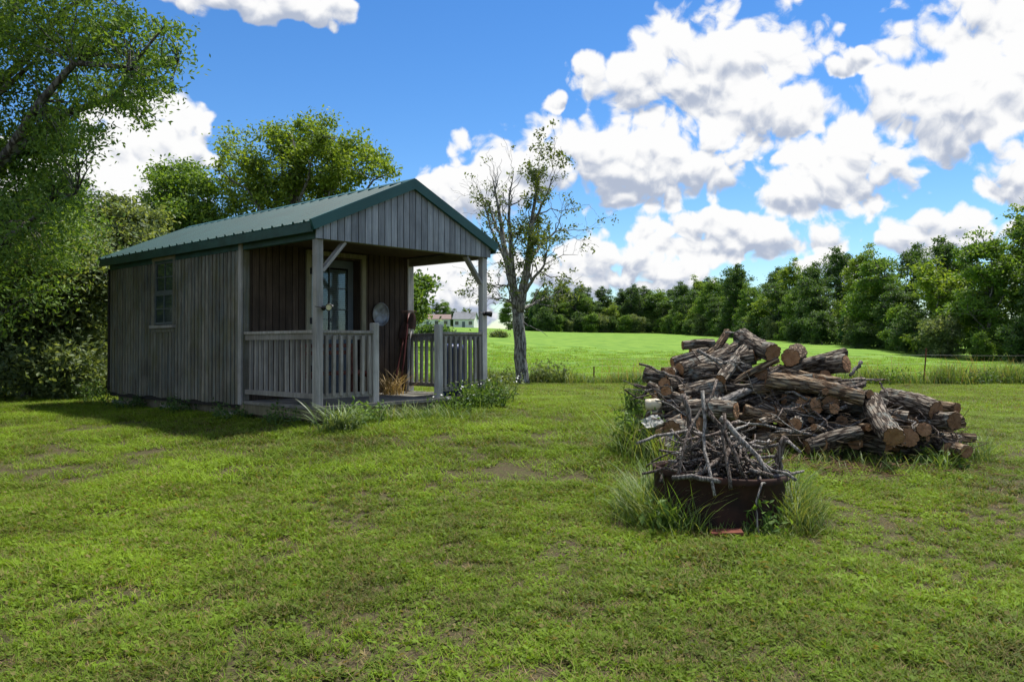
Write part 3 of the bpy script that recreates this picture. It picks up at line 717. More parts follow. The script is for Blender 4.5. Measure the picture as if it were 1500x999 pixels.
tool(cpt(2.45, D1 - .28, .0), cpt(2.80, D1 - .07, 1.22), M['red'], 'rake', 'rake with a red handle leaning in the porch corner', .014)
tool(cpt(2.55, D1 - .3, .0), cpt(2.83, D1 - .1, 1.02), M['pole'], 'shovel', 'shovel with a pale handle leaning in the porch corner')
tool(cpt(2.38, D1 - .2, .0), cpt(2.72, D1 - .05, .86), M['red'], 'shovel', 'short red handled shovel leaning against the porch wall', .012)
# slatted bench with rust-brown bars, behind the left front railing
be = empty('porch_bench', cpt(1.25, D1 - .35, 0)); be.rotation_euler = (0, 0, YAW); tag(be, 'low bench with rust brown bars behind the front railing', 'bench')
for (w, d) in ((.34, -.2), (.34, -.06), (.345, .08), (.62, .2), (.72, .21)):
    box('bar', (-.48, d - .03 if w < .5 else d - .012, w - .02 if w < .5 else w - .035), (.48, d + .03 if w < .5 else d + .012, w + .012 if w < .5 else w + .02), M['rust_bar'], be, .003)
for x in (-.42, .42):
    box('leg', (x - .02, -.22, 0), (x + .02, -.18, .318), M['rust_bar'], be); box('leg', (x - .02, .225, 0), (x + .02, .25, .74), M['rust_bar'], be)
    box('side_bar', (x - .018, -.178, .27), (x + .018, .223, .318), M['rust_bar'], be)
# blue tub behind the right railing
bt = empty('blue_tub', cpt(2.53, .40, 0)); bt.rotation_euler = (0, 0, YAW + .2); tag(bt, 'dark blue plastic tub behind the right front railing', 'tub')
V, f = lathe_vf([(0, .0), (.2, 0), (.22, .03), (.235, .3), (.25, .62), (.262, .64), (.262, .68), (.24, .72), (.15, .735), (0, .74)], 22)
V[:, :2] *= .84; V[:, 0] *= 1.1; o = new_obj('tub_body', mk_mesh('tub_body', V, f, [M['blue']], True), bt)
V, f = tube_vf([(.215, 0, .45), (.25, 0, .5), (.25, 0, .6), (.22, 0, .66)], [.012, .016, .016, .012], 8); new_obj('handle', mk_mesh('handle', V, f, [M['pale_blue']], True), bt)

# ------------------------------------------------------------------ vegetation builders
def unit(v): return v / (np.linalg.norm(v, axis=-1, keepdims=True) + 1e-12)
def leaf_quads(C, size, aspect=.5, upbias=.6, droop=0.0, jit=.35):
    """one folded-diamond leaf at each centre"""
    n = len(C)
    N = unit(rng.normal(size=(n, 3)) + np.array([0, 0, upbias]))
    A = rng.normal(size=(n, 3)); A[:, 2] -= droop; A = unit(A - (A * N).sum(1, keepdims=True) * N); B = np.cross(N, A)
    s = (size * (1 + rng.uniform(-jit, jit, n)))[:, None]
    tip = C + A * s * .5; base = C - A * s * .5
    l = C + B * s * aspect * .5 + N * s * .06; r = C - B * s * aspect * .5 + N * s * .06
    V = np.stack([base, r, tip, l], 1).reshape(-1, 3)
    i = np.arange(n)[:, None] * 4
    return V, np.concatenate([i, i + 1, i + 2, i + 3], 1)
def clumps_in(blobs, n, shell=.55):
    """n clump centres spread through ellipsoid blobs [(cx,cy,cz,rx,ry,rz)], more of them near the surface"""
    B = np.array(blobs, float); vol = B[:, 3] * B[:, 4] * B[:, 5]; w = vol ** .75; w /= w.sum()
    k = rng.choice(len(B), n, p=w); d = unit(rng.normal(size=(n, 3))); r = rng.uniform(0, 1, n) ** (1 / 3); r = shell * (.62 + .38 * rng.uniform(0, 1, n)) + (1 - shell) * r
    return B[k, :3] + d * r[:, None] * B[k, 3:]
def leaves_around(C, per, rad, flat=.6):
    n = len(C); k = np.repeat(np.arange(n), per)
    rr = (rad * rng.uniform(.6, 1.35, n))[k]
    d = rng.normal(size=(len(k), 3)) * .55
    d[:, 2] *= flat
    return C[k] + d * rr[:, None]
def make_branches(acc, base, C, r0, top, nlimb=9, seg=6, lean=(0, 0), thin=.012, wig=.03):
    """trunk, limbs towards groups of clumps, a branch to every clump"""
    base = np.asarray(base, float); top = np.asarray(top, float)
    n = 9; t = np.linspace(0, 1, n)[:, None]
    T = base + (top - base) * t; L = np.linalg.norm(top - base)
    J = rng.normal(0, wig * L * .5, (n, 3)); J[0] = 0; J[:, 2] = 0; T += J
    rad = r0 * (1 - .75 * t[:, 0]); rad[0] *= 1.35
    acc.add(*tube_vf(T, rad, max(seg + 2, 8)))
    # limb targets: farthest-point sampling of the clumps
    idx = [int(rng.integers(len(C)))]; D = np.linalg.norm(C - C[idx[0]], axis=1)
    for _ in range(min(nlimb, len(C)) - 1):
        i = int(D.argmax()); idx.append(i); D = np.minimum(D, np.linalg.norm(C - C[i], axis=1))
    nodes = [T]; nrad = [rad]
    for i in idx:
        tgt = C[i]; h = np.clip((tgt[2] - base[2]) / (L + 1e-6) - .35, .22, .95)
        k = h * (n - 1); a = int(k); p = T[a] + (T[min(a + 1, n - 1)] - T[a]) * (k - a)
        P = bez(p, tgt, n=7, jit=.025, up=.08)
        rr = np.linspace(r0 * (1 - .75 * h) * .55, thin * 1.3, 7)
        acc.add(*tube_vf(P, rr, seg)); nodes.append(P[2:]); nrad.append(rr[2:])
    NP = np.concatenate(nodes)
    for c in C:
        d = np.linalg.norm(NP - c, axis=1); j = int(d.argmin())
        if d[j] < .08: continue
        acc.add(*tube_vf(bez(NP[j], c, n=4, jit=.03, up=.05), np.linspace(thin, thin * .4, 4), 4, cap=False))
def tree_meshes(name, base, top, blobs, r0, nclump, per, crad, lsize, lmat, bmat='bark_tree', nlimb=9, flat=.6, upbias=.6, shell=.55, aspect=.5, droop=0.0, thin=.012):
    C = clumps_in(blobs, nclump, shell)
    a = Acc(); make_branches(a, base, C, r0, top, nlimb, thin=thin)
    tm = a.mesh(name + '_trunk', M[bmat], True)
    P = leaves_around(C, per, crad, flat)
    V, f = leaf_quads(P, lsize, aspect, upbias, droop)
    return tm, mk_mesh(name + '_crown', V, f, [M[lmat]])
def put_tree(name, meshes, loc, label, cat='tree', group=None, rz=0, sc=(1, 1, 1), crown_name='crown', trunk_name='trunk'):
    e = empty(name, loc, rz); e.scale = sc; tag(e, label, cat, group)
    new_obj(trunk_name, meshes[0], e); new_obj(crown_name, meshes[1], e)
    return e
def blob_px(ox, oy, oz, px, py, d, rx, ry=None, rd=None):
    """ellipsoid given by where it is seen, relative to an origin"""
    p = at(px, py, d); k = d / F; ry = rx if ry is None else ry; rd = (rx if rd is None else rd)
    return (p.x - ox, p.y - oy, p.z - oz, rx * k, rd * k, ry * k)

# --- the big tree whose boughs hang in from the left
bx, by = -8.7, 12.0; bz = Hs(bx, by)
dense = [(10,60,95),(65,25,85),(30,165,80),(0,270,85),(45,240,62),(50,320,62),(85,85,60),(-10,350,80),(100,35,55),(35,300,55),(70,345,45),(20,400,60),(95,330,32),(-90,120,150),(-70,-90,160),(60,-100,130),(-110,300,130),(180,-110,90),(-90,-280,150),(40,-260,130),(-30,420,80)]
airy = [(160,70,55),(212,45,46),(238,75,34),(205,105,46),(150,135,42),(100,175,46),(190,140,32),(85,225,36),(225,125,26),(95,285,34),(120,205,26),(70,190,50),(205,170,18),(140,20,50),(255,55,18)]
bd = [blob_px(bx, by, bz, x, y, 11.8 + random.uniform(-1, 1), r, r * .9, 95) for x, y, r in dense]
ba = [blob_px(bx, by, bz, x, y, 11.3 + random.uniform(-.8, .8), r, r * .75, 55) for x, y, r in airy]
Cd = clumps_in(bd, 450, .3); Ca = clumps_in(ba, 170, .2)
acc = Acc(); make_branches(acc, (0, 0, -.1), np.concatenate([Cd, Ca]), .26, (.3, .2, 7.5), 26, thin=.010)
tm = acc.mesh('shade_tree_trunk', M['bark_tree'], True)
P = np.concatenate([leaves_around(Cd, 170, .40, .7), leaves_around(Ca, 62, .24, .5)])
V, f = leaf_quads(P, .078, .40, .5, .5)
cm = mk_mesh('shade_tree_crown', V, f, [M['leaf_mid']])
put_tree('shade_tree', (tm, cm), (bx, by, bz), 'large near tree at the left edge with boughs hanging into the sky')

# --- understorey and trees at the left, behind the lawn
def local_tree(name, px, d, blobs, label, mat, lsize, nclump, per, crad, r0=.12, cat='tree', group=None, htop=None, flat=.5, upbias=.9, base_py=None, dd=40, nlimb=10, shell=.5, thin=.012, aspect=.5):
    x = (px - CX) / F * d; z = Hs(x, d)
    bl = [blob_px(x, d, z, *(b[:2]), d + (b[4] if len(b) > 4 else random.uniform(-.04, .04) * d), b[2], b[3] if len(b) > 3 else b[2] * .85, b[2] * .9) for b in blobs]
    ztop = max(b[2] for b in bl)
    ms = tree_meshes(name, (0, 0, -.08), (random.uniform(-.2, .2), random.uniform(-.2, .2), ztop), bl, r0, nclump, per, crad, lsize, mat, nlimb=nlimb, flat=flat, upbias=upbias, shell=shell, thin=thin, aspect=aspect)
    return put_tree(name, ms, (x, d, z), label, cat, group)
local_tree('understorey_tree', 40, 15.2, [(20,430,80,60),(60,380,70,50),(70,470,75,45),(20,520,75,40),(75,535,65,40),(40,330,60,45)], 'leafy understorey tree at the left edge below the big boughs', 'leaf_grey', .11, 260, 120, .42, group='understorey left of the cabin')
local_tree('understorey_tree', 118, 16.2, [(115,440,55,45),(140,400,45,40),(110,500,60,40),(140,540,50,32),(95,360,45,40),(80,560,45,24)], 'layered grey green understorey tree beside the cabin back corner', 'leaf_grey', .105, 260, 120, .40, group='understorey left of the cabin')
local_tree('understorey_tree', -60, 15.0, [(-60,450,90,70),(-110,380,90,70),(-50,540,80,45),(-130,520,90,60)], 'understorey tree cut by the left picture edge', 'leaf_mid', .15, 200, 70, .45, group='understorey left of the cabin')
local_tree('young_tree', 95, 19.5, [(80,320,38,42),(95,290,26,30),(70,360,50,42),(110,370,45,40),(100,420,50,50),(120,330,20,22)], 'slender young tree with feathery top left of the cabin', 'leaf_far', .11, 200, 100, .36)
local_tree('hedge_tree', 180, 21, [(170,315,42,30),(200,330,40,28),(150,345,45,32),(190,365,60,36),(140,390,55,40),(215,390,50,34),(175,440,70,50)], 'bushy pale green tree behind the cabin back corner', 'leaf_grey', .125, 230, 110, .42)
local_tree('field_maple', 268, 25, [(262,260,36,24),(280,285,40,30),(245,300,36,30),(268,325,54,34),(300,330,32,26),(232,345,40,30),(275,370,60,36),(240,265,18,16)], 'rounded green tree behind the middle of the cabin roof', 'leaf_mid', .125, 230, 115, .38, r0=.16, flat=.75, shell=.6)
local_tree('broad_tree', 425, 24.5, [(345,235,34,28),(390,215,42,30),(440,205,44,26),(490,205,46,28),(520,235,42,28),(470,245,55,34),(410,255,52,34),(355,275,36,26),(560,255,28,18),(575,248,16,12),(425,285,60,28),(330,215,14,22),(375,300,45,26),(500,265,40,20)],
           'broad crowned bright green tree above the cabin ridge', 'leaf_yellow', .12, 215, 125, .34, r0=.24, nlimb=16, shell=.75, flat=.85)
local_tree('porch_view_tree', 592, 26, [(590,420,30,20),(612,415,20,12),(600,445,26,18),(575,440,40,40),(622,412,10,6),(608,470,18,12)], 'tree with a drooping bough seen through the porch beside the wall', 'leaf_mid', .16, 110, 60, .35)
local_tree('field_bush', 632, 60, [(632,487,20,7),(620,490,16,6),(645,491,14,5)], 'low dark bush in the field seen through the porch', 'leaf_dark', .3, 60, 40, .6, cat='bush', r0=.05)
local_tree('round_bush', 731, 105, [(731,490.5,9,3.5),(727,492,6,2.5),(736,492,6,2.5)], 'small round grey bush alone in the bright field', 'leaf_grey', .28, 60, 40, .5, cat='bush', r0=.05)

# --- woods along the far side of the field: five kinds, every tree an object of its own
def proto(kind, h, w, mat, nclump, per, lsize, crad, to_ground=True, bark='bark_tree'):
    bl = []
    n = 11
    for i in range(n):
        t = i / (n - 1); z = h * ((.10 if to_ground else .3) + (.84 if to_ground else .64) * t)
        prof = {'round': max(math.sin(math.pi * (.18 + .74 * t)) ** .6, .85 * (1 - 2 * t)), 'tall': .55 + .45 * math.sin(math.pi * (.1 + .75 * t)), 'cone': 1.1 - .85 * t, 'open': .8 * math.sin(math.pi * (.2 + .7 * t)) ** .5, 'shrub': math.sin(math.pi * (.25 + .6 * t)) ** .5}[kind]
        m = 3 if kind != 'cone' else 2
        for k in range(m):
            a = random.uniform(0, 6.28); rr = w * .5 * prof * random.uniform(.25, .7)
            s = w * .5 * prof * random.uniform(.34, .62)
            bl.append((rr * math.cos(a), rr * math.sin(a), z + random.uniform(-.06, .06) * h, s, s, s * (.55 if kind != 'tall' else .75)))
    return tree_meshes('wood_' + kind, (0, 0, -.3), (random.uniform(-.3, .3), random.uniform(-.3, .3), h * .86), bl, .012 * h + .05, nclump, per, crad, lsize, mat, bark, nlimb=9, flat=.55, upbias=.9, shell=.5, thin=.03)
PR = {'a': proto('round', 12.5, 8.2, 'leaf_mid', 330, 62, .34, .75), 'b': proto('tall', 14.5, 6.6, 'leaf_dark', 320, 62, .33, .7),
      'c': proto('cone', 11.0, 5.4, 'leaf_blue', 300, 62, .30, .6), 'd': proto('open', 15.0, 7.4, 'leaf_yellow', 260, 58, .34, .7, False), 'e': proto('round', 10.5, 7.4, 'leaf_dark', 320, 62, .33, .7),
      'f': proto('shrub', 4.2, 5.0, 'leaf_grey', 170, 60, .28, .55), 'h': proto('shrub', 4.6, 4.2, 'leaf_mid', 170, 60, .28, .55), 'i': proto('round', 5.5, 5.0, 'leaf_dark', 190, 60, .28, .55), 'g': proto('round', 9.5, 6.6, 'leaf_yellow', 280, 62, .32, .65)}
KIND_LABEL = {'a': ('broadleaf_tree', 'rounded mid green tree in the wood edge right of the field'), 'b': ('broadleaf_tree', 'tall dark green tree rising in the wood right of the field'),
              'c': ('cedar_tree', 'conical deep green cedar in the wood edge right of the field'), 'd': ('broadleaf_tree', 'open crowned tree standing above the wood canopy'),
              'e': ('broadleaf_tree', 'dark rounded tree in the wood edge right of the field'), 'f': ('edge_shrub', 'grey green shrub at the foot of the wood edge'), 'h': ('edge_shrub', 'mid green shrub at the foot of the wood edge'), 'i': ('edge_shrub', 'dark green shrub at the foot of the wood edge'), 'g': ('broadleaf_tree', 'bright yellow green tree in the wood edge right of the field')}
WR = random.Random(21)
def wood(k, x, y, s, lab=None, sx=None, nm=None, grp='trees of the wood beyond the field'):
    n, l = KIND_LABEL[k]; s2 = s * WR.uniform(.93, 1.07) if sx is None else sx
    e = put_tree(nm or n, PR[k], (x, y, Hs(x, y) - .05), lab or l, 'bush' if k in 'fhi' else 'tree', grp if k not in 'fhi' else 'shrubs along the wood edge', WR.uniform(0, 6.28), (s2, s2, s))
    return e
# named individuals at the near right end
wood('b', 47, 69, 1.10, 'tallest tree of the wood at the right picture edge')
wood('a', 43.6, 73.5, .93, 'big rounded tree in front of the wood near the right edge')
wood('d', 50.5, 80, .98, 'airy tree showing dark against cloud near the right edge')
wood('g', 42.8, 80.5, 1.02, 'bright green tree leaning out of the wood above the fence post')
wood('b', 46.5, 86, .83, 'dark tree standing left of the bright green tree')
y = 91.0; i = 0
seq = 'eacgebaegcabe'
while y < 215:
    k = seq[i % len(seq)]
    top = .80 + .12 * math.sin(i * 1.9) + WR.uniform(-.06, .06)
    wood(k, 43.5 + WR.uniform(-1.2, 1.2) + max(0, (110 - y)) * .01, y, top * (1.0 if k != 'c' else 1.1) * (.92 + (y - 90) / 700))
    if i % 2 == 0: wood('abeb'[i // 2 % 4], 50 + WR.uniform(-1.5, 2), y + 2.5, (.92 + WR.uniform(-.06, .1)) * (.95 + (y - 90) / 800))
    if i % 5 == 3: wood('d', 47.5, y + 1.5, .86 + (y - 90) / 900)
    y += 5.2 + (y - 90) * .022; i += 1
for j, yy in enumerate(np.concatenate([np.arange(66, 120, 4.2), np.arange(121, 215, 7.5)])):
    wood('ihfiih'[j % 6], 41.2 + WR.uniform(-1.2, 1.6), float(yy) + WR.uniform(-1.5, 1.5), WR.uniform(.45, 1.15))
for x, yy, s, k in ((51, 73, .92, 'e'), (56, 80, .95, 'a'), (52, 91, .9, 'e'), (47, 61, 1.0, 'a'), (49, 53, .95, 'e'), (53, 62, 1.05, 'b'), (46, 45, .9, 'a')): wood(k, x, yy, s)
# the far end of the field
x = 40.0; i = 0
while x > 3:
    k = 'aebcgeab'[i % 8]
    wood(k, x, 228 + WR.uniform(-4, 4), (.86 + WR.uniform(-.1, .1)) * (.78 + .22 * min(1, (x + 4) / 30)), 'distant tree in the wood at the far end of the field' )
    wood('aeae'[i % 4], x - 1, 243, .84 + WR.uniform(-.08, .06), 'distant tree filling the second row of the far wood', sx=1.35)
    if i % 2: wood('b', x + 2, 236, .88 + WR.uniform(-.1, .08), 'distant dark tree rising behind the far wood edge')
    if i % 3 == 0: wood('i', x + 1.5, 220, .9, 'distant shrub at the far end of the field')
    wood('fhi'[i % 3], x + 3, 219 + WR.uniform(-2, 2), 1.0 + WR.uniform(-.3, .35), 'distant shrub at the far end of the field')
    x -= 3.1; i += 1
for xx, yy, kk in ((43, 219, 'e'), (41, 224, 'a'), (46, 226, 'b'), (45, 235, 'a'), (50, 222, 'e'), (48, 212, 'a')): wood(kk, xx, yy, .92 + WR.uniform(-.08, .05), 'tree in the far corner where the two wood edges meet', sx=1.15)
wood('a', -1.0, 222, .66, 'lone rounded tree behind the bare tree at the field crest')
wood('d', 15, 234, .98, 'thin distant tree standing above the far wood')
# far group by the houses
FG = 'far trees by the white houses'
for j, (px, d, k, s) in enumerate(((609, 330, 'e', .95), (622, 345, 'a', .9), (640, 350, 'b', .72), (652, 355, 'a', .95), (663, 340, 'e', .72), (681, 380, 'd', .62), (596, 335, 'b', 1.0), (570, 350, 'a', 1.0))):
    xx = (px - CX) / F * d
    wood(k, xx, d, s, ['far tree behind the white house seen through the porch', 'far tree between the two white houses'][j in (3, 4)], grp=FG)
# wood closing the left side, behind the cabin
for j, (xx, yy, k, s) in enumerate(((-22, 26, 'a', .62), (-27, 20, 'e', .7), (-30, 33, 'b', .7), (-16, 42, 'a', .6), (-24, 46, 'e', .75), (-40, 50, 'b', 1), (-34, 12, 'a', .8), (-21, 17, 'e', .4))):
    wood(k, xx, yy, s, 'tree standing behind the understorey left of the cabin', grp='trees left behind the cabin')

# --- the half dead tree by the fence line
dt_d = 31.0; tb = at(765, 560, dt_d); tb.z = Hs(tb.x, tb.y)
dead = empty('dying_tree', tb); tag(dead, 'half dead grey tree with bare upper branches and sparse leaves by the fence', 'tree')
def dp(px, py, dz=0.0):
    p = at(px, py, dt_d + dz); return np.array([p.x - tb.x, p.y - tb.y, p.z - tb.z])
def chain(pts): return np.array([dp(*q) for q in pts])
def rs(P, n):
    L = np.concatenate([[0], np.cumsum(np.linalg.norm(np.diff(P, axis=0), axis=1))]); t = np.linspace(0, L[-1], n)
    return np.stack([np.interp(t, L, P[:, k]) for k in range(3)], 1)
a = Acc(); tips = []
main = [([(765,566),(764,540),(762,505),(759,470),(758,452)], .26, .22),
        ([(758,456,.05),(752,430,.1),(745,395,.3),(738,360,.5),(733,325,.6),(728,290,.8),(722,262,.9)], .19, .02),
        ([(760,456,-.05),(766,425,-.2),(773,390,-.4),(777,350,-.6),(781,315,-.6),(785,285,-.8),(790,255,-.9)], .20, .02),
        ([(752,425,.1),(750,395,-.2),(748,350,-.3),(746,310,-.5),(748,275,-.4),(752,255,-.5)], .13, .015),
        ([(746,400,.3),(735,370,.8),(722,345,1.2),(712,310,1.5),(706,285,1.6)], .08, .012),
        ([(767,430,-.2),(785,405,-1),(798,385,-1.5),(806,355,-2)], .085, .012),
        ([(775,380,-.4),(795,355,.4),(812,340,.8),(830,337,1.1),(850,338,1.3)], .085, .008),
        ([(762,455),(785,443,.6),(805,434,1),(822,432,1.3)], .075, .008),
        ([(757,448),(745,440,-.6),(735,436,-.9),(726,439,-1.1)], .06, .012),
        ([(748,418),(730,418,.6),(712,420,1.1)], .05, .006),
        ([(766,472),(778,478,-.5),(788,484,-.8),(802,492,-1)], .022, .006),
        ([(779,330,-.6),(792,305,-1),(805,275,-1.3),(812,255,-1.5)], .07, .01),
        ([(738,355,.5),(725,325,1),(715,300,1.3),(700,290,1.6)], .06, .008)]
for pts, r0, r1 in main:
    P = rs(chain(pts), 12); P[1:-1] += rng.normal(0, .02, (10, 3)); rad = np.linspace(r0, r1, 12)
    if r0 > .25: rad[0] *= 1.3
    a.add(*tube_vf(P, rad, 10 if r0 > .1 else 6)); tips.append((P, rad))
tw = []
def sub(P, rad, lvl):
    n = {0: 11, 1: 4}[lvl]
    for _ in range(n):
        k = rng.integers(3, len(P)); p = P[k]; d = unit(P[k] - P[k - 1]) + rng.normal(0, .65, 3); d[2] += .35; d = unit(d)
        L = rng.uniform(.5, 1.5) * (.55 if lvl else 1); Q = bez(p, p + d * L, n=6, jit=.045, up=.04)
        rr = np.linspace(min(rad[k] * .6, .03), .005, 6); a.add(*tube_vf(Q, rr, 5, cap=False)); tw.append(Q)
        if lvl == 0: sub(Q, rr, 1)
for P, rad in tips[1:]:
    if rad[0] > .03: sub(P, rad, 0)
new_obj('trunk', a.mesh('dying_tree_wood', M['bark_tree'], True), dead)
# sparse leaves: mostly in the right hand stem and the middle
C = np.concatenate([Q[2:] for Q in tw]); pxx = CX + (C[:, 0] + tb.x) / (C[:, 1] + tb.y) * F; pyy = HY - (C[:, 2] + tb.z - CZ) / (C[:, 1] + tb.y) * F
den = np.exp(-(((pxx - 785) / 26) ** 2)) * .8 + .35 * np.exp(-(((pxx - 745) / 22) ** 2 + ((pyy - 330) / 40) ** 2)) + .22
den *= np.where((pyy < 285) & (pxx < 770), .15, 1) * np.where(pyy > 455, .1, 1)
C = C[rng.uniform(0, 1, len(C)) < den * .40]
V, f = leaf_quads(leaves_around(C, 15, .2, .8), .125, .5, .5)
new_obj('leaves', mk_mesh('dying_tree_leaves', V, f, [M['leaf_olive']]), dead)

# ------------------------------------------------------------------ far houses
def house(px, d, w, dep, hw, hr, rz, wall, roofm, label, nwin):
    x = (px - CX) / F * d; z = Hs(x, d); e = empty('white_house', (x, d, z - .1), rz); tag(e, label, 'house', 'white houses beyond the field')
    bwall = new_obj('wall', mk_mesh('wall', np.array([[-w/2,-dep/2,0],[w/2,-dep/2,0],[w/2,dep/2,0],[-w/2,dep/2,0],[-w/2,-dep/2,hw],[w/2,-dep/2,hw],[w/2,dep/2,hw],[-w/2,dep/2,hw],[-w/2,0,hw+hr-.1],[w/2,0,hw+hr-.1]]),
        [np.array([[0,1,5,4],[2,3,7,6]]), np.array([[4,8,7],[5,6,9]]), np.array([[0,4,7,3],[1,2,6,5]])], [wall]), e)
    rf = empty('roof', (0, 0, hw), parent=e)
    sl = math.atan2(hr, dep / 2 + .3); Ls = math.hypot(hr, dep / 2 + .3)
    for s in (-1, 1):
        o = new_obj('roof_slope', mk_mesh('roof_slope', box_v((-w/2 - .4, -Ls/2, 0), (w/2 + .4, Ls/2, .12)), BOXF, [roofm]), rf)
        o.location = (0, s * (dep / 4 + .15), hr / 2 - .08); o.rotation_euler = (-s * sl, 0, 0)
    for k in range(nwin):
        cx = -w / 2 + (k + .5) * w / nwin
        if k == nwin // 2:
            box('door', (cx - .5, -dep / 2 - .05, .1), (cx + .5, -dep / 2, 2.1), M['door'], e)
        else:
            wn_ = box('window', (cx - .6, -dep / 2 - .06, 1.0), (cx + .6, -dep / 2, 2.2), M['sash'], e); p = box('pane', (-.5, -.09, -.5), (.5, -.035, .5), M['glass'], wn_)
    return e
house(626, 285, 16, 8, 2.8, 1.7, R(6), M['white_wall'], M['roof_red'], 'long white house with brown red roof seen through the porch', 5)
house(682, 280, 7.2, 7, 2.9, 2.6, R(-8), M['white_wall'], M['roof_grey'], 'small white house with grey roof beside the right porch post', 3)

# ------------------------------------------------------------------ fence on the lawn edge
fn = empty('wire_fence', (8, 32.6, Hs(8, 32.6))); tag(fn, 'old wire fence with rusty post and wooden stubs along the field edge', 'fence')
FO_ = Vector(fn.location)
def fpt(px, py, d=32.6): 
    p = at(px, py, d); return p
def fpost(px, d, top_py, r, mat, name, lean=0.0, lab=None):
    x = (px - CX) / F * d; z0 = Hs(x, d) - .15; p = at(px, top_py, d)
    if name == 'metal_post':
        a = Acc(); P0 = np.array([x - lean, d, z0]); P1 = np.array([p.x, d, p.z]); dd = P1 - P0
        for (wx, wy) in ((.028, .006), (.006, .028)):
            V = box_v((-wx, -wy, 0), (wx, wy, 1)); V = np.stack([V[:, 0] + P0[0] + dd[0] * V[:, 2], V[:, 1] + P0[1], P0[2] + dd[2] * V[:, 2]], 1); a.add(V, BOXF)
        me = a.mesh(name, mat)
    else:
        P = bez((x - lean, d, z0), (p.x, d, p.z), n=6, jit=.01); V, f = tube_vf(P, r * np.linspace(1.1, .75, 6), 9); me = mk_mesh(name, V, f, [mat], True)
    for v in me.vertices: v.co -= FO_
    o = new_obj(name, me, fn)
    if lab: o['label'] = lab
    return p
fpost(1357, 32.6, 510, .03, M['tpost'], 'metal_post', .12, 'rusty metal fence post leaning slightly')
fpost(827, 32.6, 540, .07, M['bark_tree'], 'wooden_post', .03, 'broken grey wooden stub post')
fpost(870, 32.8, 537, .03, M['tpost'], 'metal_post', 0)
fpost(1600, 32.6, 512, .03, M['tpost'], 'metal_post', .0)
for hgt in (.45, .8, 1.15):
    pts = []
    for (px, dd, hs_) in ((700, 32.6, .6), (827, 32.6, .6), (870, 32.8, .8), (1357, 32.6, 1), (1600, 32.6, 1)):
        x = (px - CX) / F * dd; pts.append((x, dd - .03, Hs(x, dd) + hgt * hs_ + .05))
    Pp = []
    for p, q in zip(pts[:-1], pts[1:]): Pp.append(bez(p, q, n=10, up=-.006)[:-1])
    Pp.append(np.array([pts[-1]])); V, f = tube_vf(np.concatenate(Pp) - np.array(FO_), .0025, 4)
    new_obj('wire', mk_mesh('wire', V, f, [M['wire']]), fn)

# ------------------------------------------------------------------ firewood
LR = random.Random(5)
def log_mesh(L, r0, r1, seg=34, n=18, furrow=.075, bend=.02):
    z = np.linspace(-L / 2, L / 2, n); a = np.arange(seg) / seg * 2 * np.pi
    ph = rng.uniform(0, 6.28, 6); fr = [9, 13, 17, 5, 3, 2]; am = [1.0, .8, .55, .4, .5, .6]
    A, Z = np.meshgrid(a, z)
    dis = sum(m * np.sin(k * A + p + (Z * (rng.uniform(2, 7))) + .8 * np.sin(Z * rng.uniform(6, 14) + p * 2)) for k, p, m in zip(fr, ph, am))
    dis += rng.normal(0, .55, dis.shape)
    rad = np.linspace(r0, r1, n)[:, None] * (1 + furrow * dis / 2.2)
    bx_ = bend * L * np.sin((z / L + .5) * np.pi); k = rng.uniform(0, 6.28)
    V = np.stack([rad * np.cos(A) + (bx_ * math.cos(k))[:, None], rad * np.sin(A) + (bx_ * math.sin(k))[:, None], Z], -1).reshape(-1, 3)
    i = np.arange(n - 1)[:, None] * seg; j = np.arange(seg)[None]; kk = (j + 1) % seg
    f = np.stack([i + j, i + kk, i + seg + kk, i + seg + j], -1).reshape(-1, 4)
    c0 = np.arange(seg)[::-1][None]; c1 = np.arange(seg)[None] + (n - 1) * seg
    return V, f, V[:seg], V[-seg:]
def end_disc(ring, sign):
    c = ring.mean(0); R_ = [ring * 1.0]
    rr = [.965, .62, .25]
    Vs = [c + (ring - c) * q + np.array([0, 0, sign * (.004 + .003 * rng.normal())]) for q in rr]
    Vs[0] = c + (ring - c) * .95 + np.array([0, 0, sign * .003])
    n = len(ring); V = np.concatenate(Vs + [c[None] + np.array([[0, 0, sign * .004]])])
    V[:, 2] += rng.normal(0, .0012, len(V))
    j = np.arange(n); k = (j + 1) % n; fs = []
    for q in range(2): fs.append(np.stack([q * n + j, q * n + k, (q + 1) * n + k, (q + 1) * n + j], -1))
    t = np.stack([2 * n + j, 2 * n + k, np.full(n, 3 * n)], -1)
    if sign < 0: fs = [x[:, ::-1] for x in fs]; t = t[:, ::-1]
    return V - c, [np.concatenate(fs), t], c
def log(p, q, r, label, mat='bark', taper=.92, ends=(1, 1), group='logs in the firewood heap', name='firewood_log', furrow=.10, bend=.035):
    p, q = Vector(p), Vector(q); d = q - p; L = d.length
    V, f, ring0, ring1 = log_mesh(L, r, r * taper, furrow=furrow, bend=bend)
    o = new_obj(name, mk_mesh(name, V, f, [M[mat]], True)); tag(o, label, 'log', group)
    o.rotation_mode = 'QUATERNION'; o.rotation_quaternion = d.to_track_quat('Z', 'Y') @ Quaternion((0, 0, 1), LR.uniform(0, 6.28)); o.location = (p + q) / 2
    for e, ring, s in ((ends[0], ring0, -1), (ends[1], ring1, 1)):
        if e:
            Vd, fd, c = end_disc(ring, s); w = new_obj('sawn_end', mk_mesh('sawn_end', Vd, fd, [M['end']]), o); w.location = c
    return o
def P_(px, py, d): return at(px, py, d)
def pd(py, off=0.0): return 7.25 + (665 - py) / 180 * .95 + off       # depth of the heap's front slope
